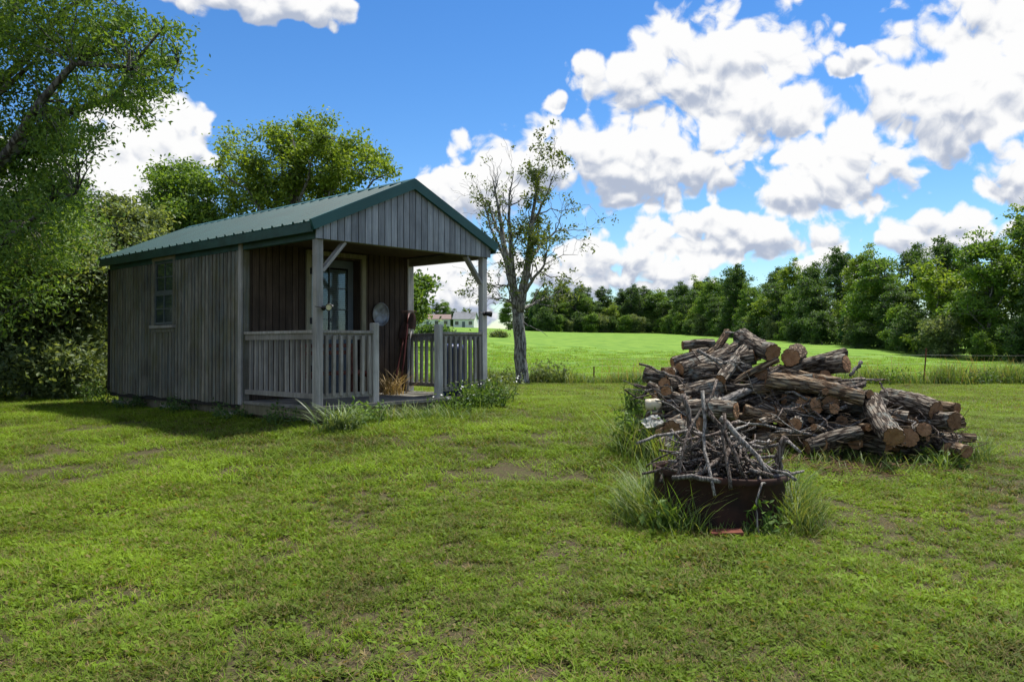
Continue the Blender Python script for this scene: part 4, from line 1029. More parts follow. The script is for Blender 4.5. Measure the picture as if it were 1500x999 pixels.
LG = [
 # (x1,y1, x2,y2, dia px, depth offset 1, 2, material, label)
 (996,540,1094,500,18,.0,.25,'bark','long furrowed log slanting up the left of the heap to its crest'),
 (1086,494,1132,517,27,.25,-.25,'bark','thick lichen covered log with brown sawn end at the crest of the heap'),
 (1166,516,1158,524,27,.9,-.1,'bark_brown','log at the crest showing its cracked round sawn end'),
 (1093,512,1056,556,18,.05,-.1,'bark','pale smooth log leaning down the front left of the heap'),
 (1002,600,1078,602,27,-.0,-.3,'bark','thick log lying across the front with orange brown sawn end'),
 (1000,506,1046,503,13,.15,.15,'bark','dark short log on the upper left of the heap'),
 (1038,520,1066,486,12,.15,.2,'bark_brown','brown broken stub sticking up at the top of the heap'),
 (1158,546,1240,533,27,.5,-.05,'bark','split log with tan end near the right shoulder of the heap'),
 (1150,541,1238,516,14,.05,.15,'bark','narrow log lying over the split log at the right shoulder'),
 (1122,556,1264,584,23,-.1,-.15,'bark_brown','long brown log sloping down to the right across the heap'),
 (1138,540,1230,560,15,.05,.0,'bark_brown','slim brown log resting above the long sloping log'),
 (1276,588,1309,640,32,.0,-.35,'bark','steep lichen grey log standing at the front right of the heap'),
 (1296,584,1371,603,31,.35,-.1,'bark','stout log with dark sawn end at the right end of the heap'),
 (1330,606,1398,617,27,.3,-.2,'bark','log with pale tan sawn end lowest at the right end'),
 (1350,588,1402,598,17,.55,.2,'bark_brown','small log behind the right end logs'),
 (1182,655,1260,634,22,-.05,-.1,'bark','log lying on the ground along the front of the heap'),
 (1240,622,1272,626,12,.25,-.15,'bark_brown','small round log end above the ground log'),
 (1322,626,1347,631,11,.25,-.15,'bark_brown','small round log end below the stout right logs'),
 (944,548,986,556,23,.25,.2,'bark','short dark log sticking out at the left of the heap'),
 (958,578,1020,560,16,.1,.25,'bark_brown','reddish log low on the left of the heap'),
 (1000,578,1060,570,13,-.02,.1,'bark','grey log under the leaning logs on the left'),
 (1055,590,1130,560,12,-.05,.15,'stick_grey','thin barkless log slanting behind the thick front log'),
 (1112,620,1180,585,12,-.05,.05,'bark','thin dark log slanting in the middle of the heap'),
 (1110,545,1180,560,14,.25,.25,'bark_brown','brown log deep between the crest and the long log'),
 (1090,600,1150,612,17,.0,.0,'bark_brown','stubby brown log right of the thick front log'),
 (1225,565,1300,592,13,.1,.05,'bark','thin log bridging to the right end of the heap'),
 (985,532,1042,519,17,.2,.2,'bark','log under the dark short log on the upper left'),
 (972,548,1034,536,19,.15,.2,'bark_brown','brown log lying level on the left flank of the heap'),
 (1012,517,1066,509,15,.35,.35,'bark','log wedged behind the crest on the left'),
 (950,566,1010,588,17,.1,.0,'bark','log sloping low on the left flank beside the jug'),
 (1262,600,1330,612,20,.15,.0,'bark','mid sized log behind the steep lichen log'),
]
for (x1, y1, x2, y2, dia, o1, o2, mt, lab) in LG:
    d1, d2 = pd(y1, o1), pd(y2, o2)
    log(P_(x1, y1, d1), P_(x2, y2, d2), dia / 2 / F * (d1 + d2) / 2, lab, mt)
# logs that fill the heap below
TOP = [(945, 560), (990, 520), (1050, 500), (1100, 505), (1150, 525), (1200, 535), (1240, 540), (1265, 572), (1300, 590), (1390, 600), (1415, 632)]
tx, ty = zip(*TOP)
for k in range(150):
    px = LR.uniform(965, 1385); top = np.interp(px, tx, ty) + 12; bot = 650
    py = LR.uniform(top, max(top + 8, bot)); dep = pd(py, LR.uniform(-.02, .45))
    c = at(px, py, dep); L = LR.uniform(.35, .75); a_ = LR.gauss(.25, .5) + (.0 if LR.random() < .7 else 1.2); tilt = LR.gauss(-.12 if px > 1120 else .2, .16)
    d = Vector((math.cos(a_) * math.cos(tilt), math.sin(a_) * math.cos(tilt), math.sin(tilt)))
    r = LR.choice([.035, .05, .06, .07, .09]) * LR.uniform(.9, 1.15); g0 = Hs(c.x, c.y) + r
    c.z = max(c.z - r, g0 + abs(math.sin(tilt)) * L / 2)
    log(c - d * L / 2, c + d * L / 2, r, 'rough log buried within the firewood heap', LR.choice(['bark', 'bark', 'bark_brown']), group='logs buried in the firewood heap')
# ---- sticks
def stick(P, r0, r1, label, mat, group, forks=0, seg=6, name='dead_branch'):
    P = np.asarray(P, float); c = P.mean(0); a = Acc(); n = len(P)
    a.add(*tube_vf(P - c, np.linspace(r0, r1, n), seg))
    for _ in range(forks):
        k = LR.randint(1, n - 2); d = unit(P[k + 1] - P[k]) + rng.normal(0, .55, 3); d = unit(d); L = np.linalg.norm(P[-1] - P[0]) * LR.uniform(.2, .45)
        rr = np.interp(k, [0, n - 1], [r0, r1]) * .65
        a.add(*tube_vf(bez(P[k] - c, P[k] - c + d * L, n=5, jit=.03), np.linspace(rr, rr * .35, 5), 5))
    o = new_obj(name, a.mesh(name, M[mat], True)); o.location = c
    tag(o, label, 'branch', group); return o
def wob(p, q, n=7, j=.03, sag=0.0): return bez(p, q, n=n, jit=j, up=sag)
HS = [((936,533),(1000,557),.012,.018,'dark branch jutting out left of the firewood heap'), ((1062,487),(1094,487),.012,.004,'pale curved stick at the very top of the heap'),
      ((1245,550),(1262,530),.016,.02,'pale stripped branch fork on the right shoulder of the heap'), ((1228,558),(1296,556),.014,.01,'straight dark stick lying flat on the right shoulder'),
      ((1288,560),(1304,582),.01,.008,'thin stick hanging over the right shoulder'), ((1150,575),(1240,594),.012,.016,'grey branch sagging across the middle of the heap'),
      ((1160,590),(1245,640),.012,.007,'long stick slanting down across the front right'), ((1268,572),(1290,600),.011,.013,'short pale stick leaning on the steep log'),
      ((1345,600),(1383,648),.008,.005,'thin stick leaning out at the right end'), ((1325,650),(1342,618),.012,.008,'bent grey branch at the front right'),
      ((1120,620),(1210,580),.01,.012,'slim branch crossing the dark middle of the heap'), ((1180,655),(1130,570),.006,.004,'thin upright switch in front of the heap')]
for (x1, y1), (x2, y2), r0, r1, lab in HS:
    stick(wob(P_(x1, y1, pd(y1, -.06)), P_(x2, y2, pd(y2, -.1)), 8, .03), r0, r1, lab, 'stick_grey' if 'pale' in lab or 'grey' in lab else 'stick', 'branches on the firewood heap', 1)
for k in range(56):
    px = LR.uniform(950, 1400); top = np.interp(px, tx, ty) - 4; py = LR.triangular(top, 655, 610)
    c = np.array(at(px, py, pd(py, LR.uniform(-.08, .25)))); L = LR.uniform(.3, 1.0); a_ = LR.uniform(-.7, .7) + (3.14 if LR.random() < .5 else 0); tilt = LR.gauss(0, .3)
    d = np.array([math.cos(a_) * math.cos(tilt), math.sin(a_) * .5 * math.cos(tilt), math.sin(tilt)])
    p, q = c - d * L / 2, c + d * L / 2
    for e in (p, q): e[2] = max(e[2], Hs(e[0], e[1]) + .012)
    r = LR.uniform(.006, .018); stick(wob(p, q, 7, .035), r, r * .5, 'thin dead branch tangled into the firewood heap', LR.choice(['stick', 'stick_grey', 'stick']), 'thin branches tangled in the heap', LR.choice([0, 0, 1, 2]), 5)
def twig_mass(name, n, pos, Lr, rr, mat, label, flat=.3):
    a = Acc()
    for _ in range(n):
        c = np.array(pos()); d = rng.normal(size=3); d[2] *= flat; d = unit(d); L = LR.uniform(*Lr)
        p, q = c - d * L / 2, c + d * L / 2
        for e in (p, q): e[2] = max(e[2], Hs(e[0], e[1]) + .005)
        r = LR.uniform(*rr); a.add(*tube_vf(bez(p, q, n=4, jit=.06), np.linspace(r, r * .5, 4), 4, cap=False))
    o = new_obj(name, a.mesh(name, M[mat])); tag(o, label, 'twigs', kind='stuff'); return o
def heap_pos():
    px = LR.uniform(945, 1400); top = np.interp(px, tx, ty) + 15; py = LR.triangular(top, 662, 640); return at(px, py, pd(py, LR.uniform(-.1, .3)))
twig_mass('twig_tangle', 330, heap_pos, (.15, .6), (.0025, .006), 'twig', 'tangle of fine brown twigs in and below the firewood heap')
def litter_pos():
    px = LR.gauss(1230, 110); d = LR.gauss(7.1, .22); x = (px - CX) / F * d; return (x, d, Hs(x, d) + LR.uniform(.005, .05))
twig_mass('bark_litter', 380, litter_pos, (.06, .35), (.002, .005), 'needle', 'bark bits and dry stalks littered in front of the heap', .1)

# ---- the burn ring and its sticks
RX, RY, RR = 1.437, 5.62, .447
rz0 = Hs(RX, RY - .3) - .03
ringo = empty('fire_ring', (RX, RY, rz0)); ringo.rotation_euler = (R(-1.0), R(2.2), 0); tag(ringo, 'rusty dark steel fire ring piled with sticks on the lawn', 'fire ring')
RH = .36
prof = [(RR - .008, 0), (RR - .004, .02), (RR - .002, RH * .45), (RR, RH - .05), (RR + .010, RH - .045), (RR + .014, RH - .035), (RR + .014, RH - .008), (RR + .008, RH), (RR - .006, RH), (RR - .008, RH - .03), (RR - .012, .02), (RR - .016, 0)]
V, f = lathe_vf(prof, 72); ang = np.arctan2(V[:, 1], V[:, 0]); V[:, :2] *= (1 + .008 * np.sin(3 * ang + 1) + .005 * np.sin(7 * ang))[:, None]
V[:, 2] += .006 * np.sin(2 * ang + .5) * (V[:, 2] > .1)
new_obj('ring_wall', mk_mesh('ring_wall', V, f, [M['rust']], True), ringo)
V, f = lathe_vf([(0, .16), (.2, .15), (RR - .03, .11)], 40); V[:, 2] += rng.normal(0, .012, len(V)); new_obj('ash_bed', mk_mesh('ash_bed', V, f, [plain('ash', (.10, .09, .085), .95, 0, .5, 18)]), ringo)
def RP(px, py, d): return np.array(at(px, py, d))
RS = [((1029,572,5.5),(1031,610,5.45),(1030,650,5.38),(1040,690,5.22),(1047,726,5.13),.013,.010,'tall pale forked stick standing at the front of the fire ring','stick_grey',1),
      ((1050,556,5.65),(1028,600,5.5),(1004,640,5.4),(996,676,5.3),(992,704,5.25),.009,.013,'long stick slanting down left inside the fire ring','stick',1),
      ((933,649,5.3),(955,640,5.36),(985,633,5.42),(1010,632,5.5),(1030,636,5.6),.010,.014,'bent branch reaching out left over the ring rim','stick_grey',0),
      ((1151,640,5.42),(1146,660,5.42),(1142,680,5.42),(1138,700,5.42),(1133,716,5.42),.024,.024,'stout upright stub at the right side of the fire ring','stick',0),
      ((1126,708,5.3),(1112,712,5.12),(1107,735,5.1),(1108,762,5.1),(1113,787,5.09),.008,.006,'thin stick hanging over the ring front to the grass','stick_grey',0),
      ((1000,577,5.7),(1004,590,5.68),(1008,605,5.66),(1010,622,5.65),(1012,660,5.6),.02,.016,'dark charred stick poking up at the back left','stick',0),
      ((1010,702,5.25),(1035,690,5.3),(1060,668,5.4),(1075,655,5.5),(1085,640,5.6),.016,.02,'thick short stick lying up the middle of the ring','stick',0),
      ((1090,700,5.2),(1080,670,5.25),(1066,645,5.35),(1050,620,5.4),(1036,600,5.45),.012,.016,'branch leaning up left in the middle of the ring','stick',1),
      ((1128,695,5.3),(1110,670,5.35),(1090,648,5.4),(1072,628,5.45),(1055,612,5.5),.015,.02,'grey branch leaning up left from the right rim','stick_grey',1),
      ((1177,690,5.5),(1160,694,5.42),(1140,696,5.36),(1120,694,5.32),(1098,688,5.3),.009,.014,'stick sticking out right over the ring rim','stick_grey',1),
      ((940,694,5.35),(965,690,5.35),(995,688,5.36),(1020,690,5.38),(1050,692,5.4),.009,.012,'thin stick lying level over the left rim','stick',1),
      ((1070,716,5.13),(1066,690,5.2),(1062,660,5.28),(1060,630,5.35),(1061,605,5.4),.013,.011,'upright thin branch in the front middle of the ring','stick',1),
      ((985,700,5.25),(1010,700,5.2),(1035,704,5.18),(1055,706,5.18),(1080,705,5.2),.017,.017,'bluish weathered stick along the front rim','stick_grey',0)]
for row in RS:
    *pts, r0, r1, lab, mt, fk = row
    stick(rs(np.array([RP(*p) for p in pts]), 8) + np.concatenate([np.zeros((1, 3)), rng.normal(0, .008, (6, 3)), np.zeros((1, 3))]), r0, r1, lab, mt, 'sticks in the fire ring', fk, 7)
for k in range(95):
    a0 = LR.uniform(0, 6.28); r_ = LR.uniform(.05, RR - .05); z0 = rz0 + RH * LR.uniform(.4, .85)
    p = np.array([RX + r_ * math.cos(a0), RY + r_ * math.sin(a0), z0])
    if LR.random() < .18:      # leaning towards the middle
        q = np.array([RX - .05 + LR.gauss(0, .14), RY + LR.gauss(0, .14), rz0 + RH + LR.uniform(.04, .20)])
    else:
        th = LR.uniform(0, 6.28); L = LR.uniform(.3, .7); zc = rz0 + RH * LR.uniform(.75, 1.05) + max(0, .34 - r_ * .7) * LR.random(); c = np.array([RX + LR.gauss(0, .13), RY + LR.gauss(0, .13), zc])
        d = np.array([math.cos(th), math.sin(th), LR.gauss(0, .25)]); p, q = c - d * L / 2, c + d * L / 2
    r = LR.uniform(.006, .017)
    stick(wob(p, q, 7, .035), r, r * .6, 'dead stick heaped inside the rusty fire ring', LR.choice(['stick', 'stick_grey', 'stick']), 'sticks heaped in the fire ring', LR.choice([0, 1, 1, 2]), 6)
def ring_pos():
    a0 = LR.uniform(0, 6.28); r_ = RR * .9 * math.sqrt(LR.random()); return (RX + r_ * math.cos(a0), RY + r_ * math.sin(a0), rz0 + RH * .55 + LR.uniform(0, .32) * (1 - r_ / RR) + .04)
twig_mass('ring_twigs', 200, ring_pos, (.1, .35), (.0025, .006), 'twig', 'fine twigs between the sticks in the fire ring', .5)
bk = at(1064, 789, 5.06); o = box('red_brick', (-.10, -.045, -.03), (.10, .045, .03), M['brick'], None, .006); o.location = (bk.x, bk.y, Hs(bk.x, bk.y) + .012); o.rotation_euler = (R(4), R(-3), R(-6)); tag(o, 'red brick half sunk in the grass before the fire ring', 'brick')
# cream jug and pale scrap at the left foot of the heap
jp = at(958, 612, 7.55); jg = empty('plastic_jug', (jp.x, jp.y, jp.z)); jg.rotation_euler = (0, R(84), R(-10)); jg.scale = (.62, .62, .62); tag(jg, 'cream plastic jug with dark cap lying on the left of the heap', 'jug')
V, f = lathe_vf([(0, -.13), (.07, -.13), (.085, -.115), (.085, -.05), (.08, -.04), (.085, -.03), (.085, .04), (.07, .08), (.035, .105), (.03, .12), (.0, .12)], 20); new_obj('jug_body', mk_mesh('jug_body', V, f, [M['cream']], True), jg)
V, f = lathe_vf([(0, .118), (.042, .118), (.042, .15), (0, .15)], 16); new_obj('cap', mk_mesh('cap', V, f, [M['black']], True), jg)
V, f = tube_vf([(.075, 0, .05), (.12, 0, .03), (.12, 0, -.04), (.08, 0, -.07)], .012, 8); new_obj('handle', mk_mesh('handle', V, f, [M['cream']], True), jg)
jp.z = Hs(jp.x, jp.y); jg.location = (jp.x, jp.y, at(958, 592, 7.55).z)
V = np.array([[x, y_, .02 * math.sin(x * 14 + y_ * 9) + .03 * random.random()] for y_ in np.linspace(-.13, .13, 6) for x in np.linspace(-.2, .2, 8)])
i = (np.arange(5)[:, None] * 8 + np.arange(7)[None]).ravel(); sc_ = new_obj('paper_scrap', mk_mesh('paper_scrap', V, np.stack([i, i + 1, i + 9, i + 8], -1), [M['paper']]))
m_ = sc_.modifiers.new('thick', 'SOLIDIFY'); m_.thickness = .003
p = at(955, 618, 7.4); sc_.location = (p.x, p.y, p.z); sc_.rotation_euler = (R(38), R(-14), .3); sc_.scale = (.45, .45, .6); tag(sc_, 'crumpled pale sheet in the weeds left of the heap', 'scrap')

# ------------------------------------------------------------------ grass and weeds
def blades(C, h, w, bend=.5, segs=3, spread=.35, az_=None):
    """curved grass blades rooted at C"""
    n = len(C); h = np.broadcast_to(h, (n,)) * rng.uniform(.6, 1.25, n); w = np.broadcast_to(w, (n,))
    a = rng.uniform(0, 2 * np.pi, n) if az_ is None else az_; D = np.stack([np.cos(a), np.sin(a), np.zeros(n)], 1); S = np.stack([-np.sin(a + rng.normal(0, .6, n)), np.cos(a), np.zeros(n)], 1)
    lean = rng.uniform(.05, spread, n); bd = rng.uniform(.2, 1, n) * bend
    Vs = []
    for k in range(segs + 1):
        t = k / segs; hor = h * (lean * t + bd * t * t); ver = h * (t - .45 * bd * t * t)
        c = C + D * hor[:, None]; c[:, 2] = C[:, 2] + ver
        if k == segs: Vs.append(c)
        else:
            ww = w * (1 - .55 * t ** 1.5) * .5; Vs += [c - S * ww[:, None], c + S * ww[:, None]]
    m = len(Vs); V = np.stack(Vs, 1).reshape(-1, 3); i = np.arange(n)[:, None] * m; fs = []
    for k in range(segs - 1): fs.append(np.concatenate([i + 2*k, i + 2*k + 1, i + 2*k + 3, i + 2*k + 2], 1))
    return V, [np.concatenate(fs), np.concatenate([i + m - 3, i + m - 2, i + m - 1], 1)]
def lawn_mat(name, field=False):
    m, t, b, out = new_mat(name)
    geo = nd(t, 'ShaderNodeNewGeometry'); P = geo.outputs['Position']; oi = nd(t, 'ShaderNodeObjectInfo')
    n1 = noise(t, P, .55, 5, .62); n2 = noise(t, P, 3.2, 4, .6)
    f = mth(t, 'ADD', mth(t, 'MULTIPLY', n1.outputs['Fac'], .62), mth(t, 'ADD', mth(t, 'MULTIPLY', n2.outputs['Fac'], .30), mth(t, 'MULTIPLY', geo.outputs['Random Per Island'], .18)))
    c = ramp(t, f, [(.37, (.075, .10, .022)), (.46, (.10, .15, .02)), (.54, (.14, .225, .02)), (.64, (.205, .31, .024))] if not field else [(.36, (.14, .255, .03)), (.55, (.20, .34, .038)), (.72, (.26, .40, .06))])
    dry = mth(t, 'GREATER_THAN', mth(t, 'ADD', geo.outputs['Random Per Island'], mth(t, 'MULTIPLY', mth(t, 'SUBTRACT', .5, n2.outputs['Fac']), .75)), .80)
    c = mixc(t, mth(t, 'MULTIPLY', dry, .85), c, (.22, .165, .08))
    lk(t, c, b.inputs['Base Color']); b.inputs['Roughness'].default_value = .6; b.inputs['Specular IOR Level'].default_value = .1
    tr = nd(t, 'ShaderNodeBsdfTranslucent'); lk(t, mixc(t, 1.0, c, (1.25, 1.2, .5), 'MULTIPLY'), tr.inputs['Color'])
    mx = nd(t, 'ShaderNodeMixShader'); mx.inputs[0].default_value = .35
    lk(t, b.outputs[0], mx.inputs[1]); lk(t, tr.outputs[0], mx.inputs[2]); lk(t, mx.outputs[0], out.inputs[0])
    return m
M['lawn'] = lawn_mat('lawn_blade'); M['field'] = lawn_mat('field_blade', True)
def tuft(name, n, rad, h, w, mat, bend=.7, spread=.8, clover=0):
    r = rad * np.sqrt(rng.uniform(0, 1, n)); a = rng.uniform(0, 6.28, n); C = np.stack([r * np.cos(a), r * np.sin(a), np.full(n, -.004)], 1)
    A = Acc(); A.add(*blades(C, h, w, bend, 3, spread))
    if clover:
        k = clover; r = rad * np.sqrt(rng.uniform(0, 1, k)); a = rng.uniform(0, 6.28, k); C = np.stack([r * np.cos(a), r * np.sin(a), h * rng.uniform(.25, .6, k)], 1)
        A.add(*leaf_quads(C, .026, .8, 2.5))
    me = A.mesh(name, M[mat]); return bpy.data.objects.new(name, me)
def scatter(name, X, Y, scl, tufts, label, cat):
    """one stuff object: tufts instanced on points"""
    cl = bpy.data.collections.new(name + '_tufts')
    for t in tufts: cl.objects.link(t)
    Z = H(X, Y); me = bpy.data.meshes.new(name); me.vertices.add(len(X)); me.vertices.foreach_set('co', np.stack([X, Y, Z], 1).astype(np.float32).ravel())
    for nm, tp, dat in (('rotz', 'FLOAT', rng.uniform(0, 6.28, len(X))), ('scl', 'FLOAT', scl), ('pick', 'INT', rng.integers(0, len(tufts), len(X)))):
        at_ = me.attributes.new(nm, tp, 'POINT'); at_.data.foreach_set('value', np.asarray(dat, np.float32 if tp == 'FLOAT' else np.int32))
    o = new_obj(name, me); tag(o, label, cat, kind='stuff')
    ng = bpy.data.node_groups.new(name + '_nodes', 'GeometryNodeTree')
    ng.interface.new_socket('Geometry', in_out='INPUT', socket_type='NodeSocketGeometry'); ng.interface.new_socket('Geometry', in_out='OUTPUT', socket_type='NodeSocketGeometry')
    N = ng.nodes; a = N.new('NodeGroupInput'); z = N.new('NodeGroupOutput'); ip = N.new('GeometryNodeInstanceOnPoints'); ci = N.new('GeometryNodeCollectionInfo')
    ci.inputs['Collection'].default_value = cl; ci.inputs['Separate Children'].default_value = True; ci.inputs['Reset Children'].default_value = True
    def na(nm, tp):
        q = N.new('GeometryNodeInputNamedAttribute'); q.data_type = tp; q.inputs['Name'].default_value = nm; return q.outputs['Attribute']
    cx = N.new('ShaderNodeCombineXYZ'); L = ng.links
    L.new(na('rotz', 'FLOAT'), cx.inputs[2]); L.new(a.outputs[0], ip.inputs['Points']); L.new(ci.outputs[0], ip.inputs['Instance']); ip.inputs['Pick Instance'].default_value = True
    L.new(na('pick', 'INT'), ip.inputs['Instance Index']); L.new(cx.outputs[0], ip.inputs['Rotation']); L.new(na('scl', 'FLOAT'), ip.inputs['Scale']); L.new(ip.outputs[0], z.inputs[0])
    md = o.modifiers.new('scatter', 'NODES'); md.node_group = ng
    return o
def pnoise(x, y, s, seed=0):
    r_ = np.random.default_rng(seed); g_ = r_.uniform(0, 1, (64, 64)); u = (x * s) % 64; v = (y * s) % 64; i = u.astype(int); j = v.astype(int); fu = u - i; fv = v - j; fu = fu * fu * (3 - 2 * fu); fv = fv * fv * (3 - 2 * fv)
    i2, j2 = (i + 1) % 64, (j + 1) % 64
    return (g_[i, j] * (1 - fu) + g_[i2, j] * fu) * (1 - fv) + (g_[i, j2] * (1 - fu) + g_[i2, j2] * fu) * fv
def keep_mask(X, Y):
    U = np.cos(YAW) * (X - CPX) + np.sin(YAW) * (Y - CPY); Vv = -np.sin(YAW) * (X - CPX) + np.cos(YAW) * (Y - CPY)
    k = ~((U > -.02) & (U < CW + .02) & (Vv > -.05) & (Vv < D2))
    k &= ((X - RX) ** 2 + (Y - RY) ** 2) > (RR + .01 + .13 * ((Y < RY - .3) & (np.abs(X - RX - .08) < .22))) ** 2
    return k
def band(y0, y1, n, wid, bare=.0):
    Y = np.sqrt(rng.uniform(y0 * y0, y1 * y1, n)); X = rng.uniform(-1, 1, n) * (.70 * Y + wid)
    k = keep_mask(X, Y)
    if bare:
        v = .6 * pnoise(X, Y, 1.3, 1) + .4 * pnoise(X, Y, 4.1, 2); k &= rng.uniform(0, 1, n) < np.clip((v - bare + .10) / .2, .38, 1)
    return X[k], Y[k]
near_t = [tuft('lawn_tuft', 52, .085, .032 + .006 * q, .0042, 'lawn', 1.0, 1.1, 6) for q in range(5)]
near_t.append(tuft('lawn_tuft', 34, .04, .055, .0045, 'lawn', .8, .7))                  # upright coarse clump
near_t.append(tuft('lawn_tuft', 18, .03, .026, .009, 'lawn', .6, 1.4, 10))                 # flat weed rosette
near_t.append(tuft('lawn_tuft', 30, .10, .022, .003, 'straw', .3, 2.2))                 # thatch
X, Y = band(1.6, 6.5, 17000, 1.0, .40); lw = .6 * pnoise(X, Y, .9, 3) + .4 * pnoise(X, Y, 2.7, 4)
scatter('lawn_grass', X, Y, .5 + .85 * lw, near_t, 'short patchy green lawn grass in the foreground', 'grass')
mid_t = [tuft('lawn_tuft', 46, .13, .044 + .007 * q, .0065, 'lawn', 1.0, 1.2, 3) for q in range(5)]
X, Y = band(6.4, 15, 15500, 2.0, .35); lw = .6 * pnoise(X, Y, .9, 3) + .4 * pnoise(X, Y, 2.7, 4)
scatter('lawn_grass', X, Y, .45 + 1.05 * lw, mid_t, 'mown lawn grass around the cabin and the firewood heap', 'grass')
far_t = [tuft('lawn_tuft', 46, .26, .07, .015, 'lawn', .9, 1.0) for q in range(4)]
X, Y = band(14.8, 33.2, 13000, 4.0); lw = .6 * pnoise(X, Y, .5, 3) + .4 * pnoise(X, Y, 1.7, 4)
scatter('lawn_grass', X, Y, .7 + .6 * lw, far_t, 'far part of the mown lawn up to the fence', 'grass')
fld_t = [tuft('field_tuft', 40, .5, .13, .03, 'field', .8, .9) for q in range(4)]
X, Y = band(33.5, 80, 15000, 6.0); kk = (X < 40) & (rng.uniform(0, 1, len(X)) < np.clip((80 - Y) / 44, 0, 1) ** 1.2); X, Y = X[kk], Y[kk]
scatter('field_grass', X, Y, .7 + .6 * pnoise(X, Y, .3, 5), fld_t, 'bright green hay field grass beyond the fence', 'grass')

def grass_patch(name, cx, cy, n, rx, ry, h, w, mat, label, bend=.6, spread=.5, cat='grass', kind='stuff', keep=None, segs=4):
    X = cx + rng.normal(0, rx, n); Y = cy + rng.normal(0, ry, n); k = keep_mask(X, Y)
    X, Y = X[k], Y[k]; C = np.stack([X, Y, H(X, Y) - .01], 1)
    V, f = blades(C, h * rng.uniform(.35, 1.15, len(C)), w, bend, segs, spread); o = new_obj(name, mk_mesh(name, V, f, [M[mat]])); tag(o, label, cat, kind=kind); return o
def arc_grass():
    n = 2200; a = rng.uniform(0, 2 * np.pi, n); a = np.where(rng.uniform(0, 1, n) < .75, rng.choice([np.pi * 1.02, -.1], n, p=[.5, .5]) + rng.normal(0, .55, n), a)
    r_ = RR + .03 + np.abs(rng.normal(0, .13, n)); X = RX + r_ * np.cos(a); Y = RY + r_ * np.sin(a); hh = .42 * np.exp(-(r_ - RR) / .22) * np.where((a % 6.28 > 4.3) & (a % 6.28 < 5.4), .22, 1)
    C = np.stack([X, Y, H(X, Y) - .01], 1); V, f = blades(C, hh + .05, .006, .75, 4, .5)
    o = new_obj('tall_grass', mk_mesh('tall_grass', V, f, [M['tallgrass']])); tag(o, 'long uncut grass around the foot of the fire ring', 'grass', kind='stuff')
arc_grass()
# long grass and weeds round the heap
n = 3600; t_ = rng.uniform(0, 1, n); px_ = 905 + t_ * 545; dep_ = np.where(rng.uniform(0, 1, n) < .5, 7.15, 7.4) + rng.normal(0, .2, n) + np.where(px_ < 960, .35, 0) + np.where(px_ > 1390, .5, 0)
wgt = np.where(px_ < 985, 1.0, np.where(px_ > 1370, .9, .28)); k = rng.uniform(0, 1, n) < wgt; px_, dep_ = px_[k], dep_[k]
X = (px_ - CX) / F * dep_; C = np.stack([X, dep_, H(X, dep_) - .01], 1)
V, f = blades(C, np.where(px_ < 985, .36, np.where(px_ > 1370, .24, .17)), .007, .7, 4, .55); o = new_obj('tall_grass', mk_mesh('tall_grass_heap', V, f, [M['tallgrass']])); tag(o, 'long grass growing along the foot of the firewood heap', 'grass', kind='stuff')
# fence line growth
n = 9000; px_ = rng.uniform(690, 1640, n); dep_ = 32.7 + rng.normal(0, .45, n); X = (px_ - CX) / F * dep_; C = np.stack([X, dep_, H(X, dep_) - .02], 1)
hh = np.where(px_ > 1180, .75, .50) * (.5 + .9 * pnoise(X, X * 0 + 3, .9, 8)); k = ~((px_ > 1000) & (px_ < 1120)) | (rng.uniform(0, 1, n) < .6)
V, f = blades(C[k], hh[k], .022, .5, 3, .35); o = new_obj('fence_line_grass', mk_mesh('fence_line_grass', V, f, [M['tallgrass']])); tag(o, 'unmown grass and weeds along the fence line', 'grass', kind='stuff')
n = 260; px_ = np.concatenate([rng.uniform(1240, 1560, 190), rng.uniform(880, 1010, 70)]); dep_ = 32.6 + rng.normal(0, .4, n); X = (px_ - CX) / F * dep_; C = np.stack([X, dep_, H(X, dep_)], 1)
V, f = blades(C, 1.15, .016, .35, 4, .3); o = new_obj('dry_stalks', mk_mesh('dry_stalks', V, f, [M['straw']])); tag(o, 'pale dry seed stalks standing over the fence line', 'grass', kind='stuff')
def weed(name, base, n_st, h, spr, lmat, label, leaf=.07, per=16, cat='plant', group=None, flower=0, upr=.35):
    base = Vector(base); e = empty(name, base); tag(e, label, cat, group); a = Acc(); LP = []; FP = []
    for _ in range(n_st):
        a0 = LR.uniform(0, 6.28); r_ = spr * math.sqrt(LR.random()); p = np.array([r_ * math.cos(a0), r_ * math.sin(a0), 0]); p[2] = Hs(base.x + p[0], base.y + p[1]) - base.z - .02
        hh = h * LR.uniform(.5, 1.1); q = p + np.array([LR.gauss(0, upr) * hh, LR.gauss(0, upr) * hh, hh]); P = bez(p, q, n=6, jit=.03)
        a.add(*tube_vf(P, np.linspace(.006, .002, 6), 4, cap=False)); t = rng.uniform(.15, 1, per); LP.append(np.stack([np.interp(t, np.linspace(0, 1, 6), P[:, k]) for k in range(3)], 1) + rng.normal(0, leaf * .7, (per, 3)))
        if LR.random() < flower: FP.append(q + rng.normal(0, .02, (4, 3)))
    new_obj('stems', a.mesh('stems', M['weed']), e)['kind'] = 'stuff'; V, f = leaf_quads(np.concatenate(LP), leaf, .42, .8); new_obj('leaves', mk_mesh('leaves', V, f, [M[lmat]]), e)
    if FP: V, f = leaf_quads(np.concatenate(FP), .025, .9, 1.5); new_obj('flowers', mk_mesh('flowers', V, f, [M['white_flower']]), e)
    return e
def gp(px, d):
    x = (px - CX) / F * d; return (x, d, Hs(x, d))
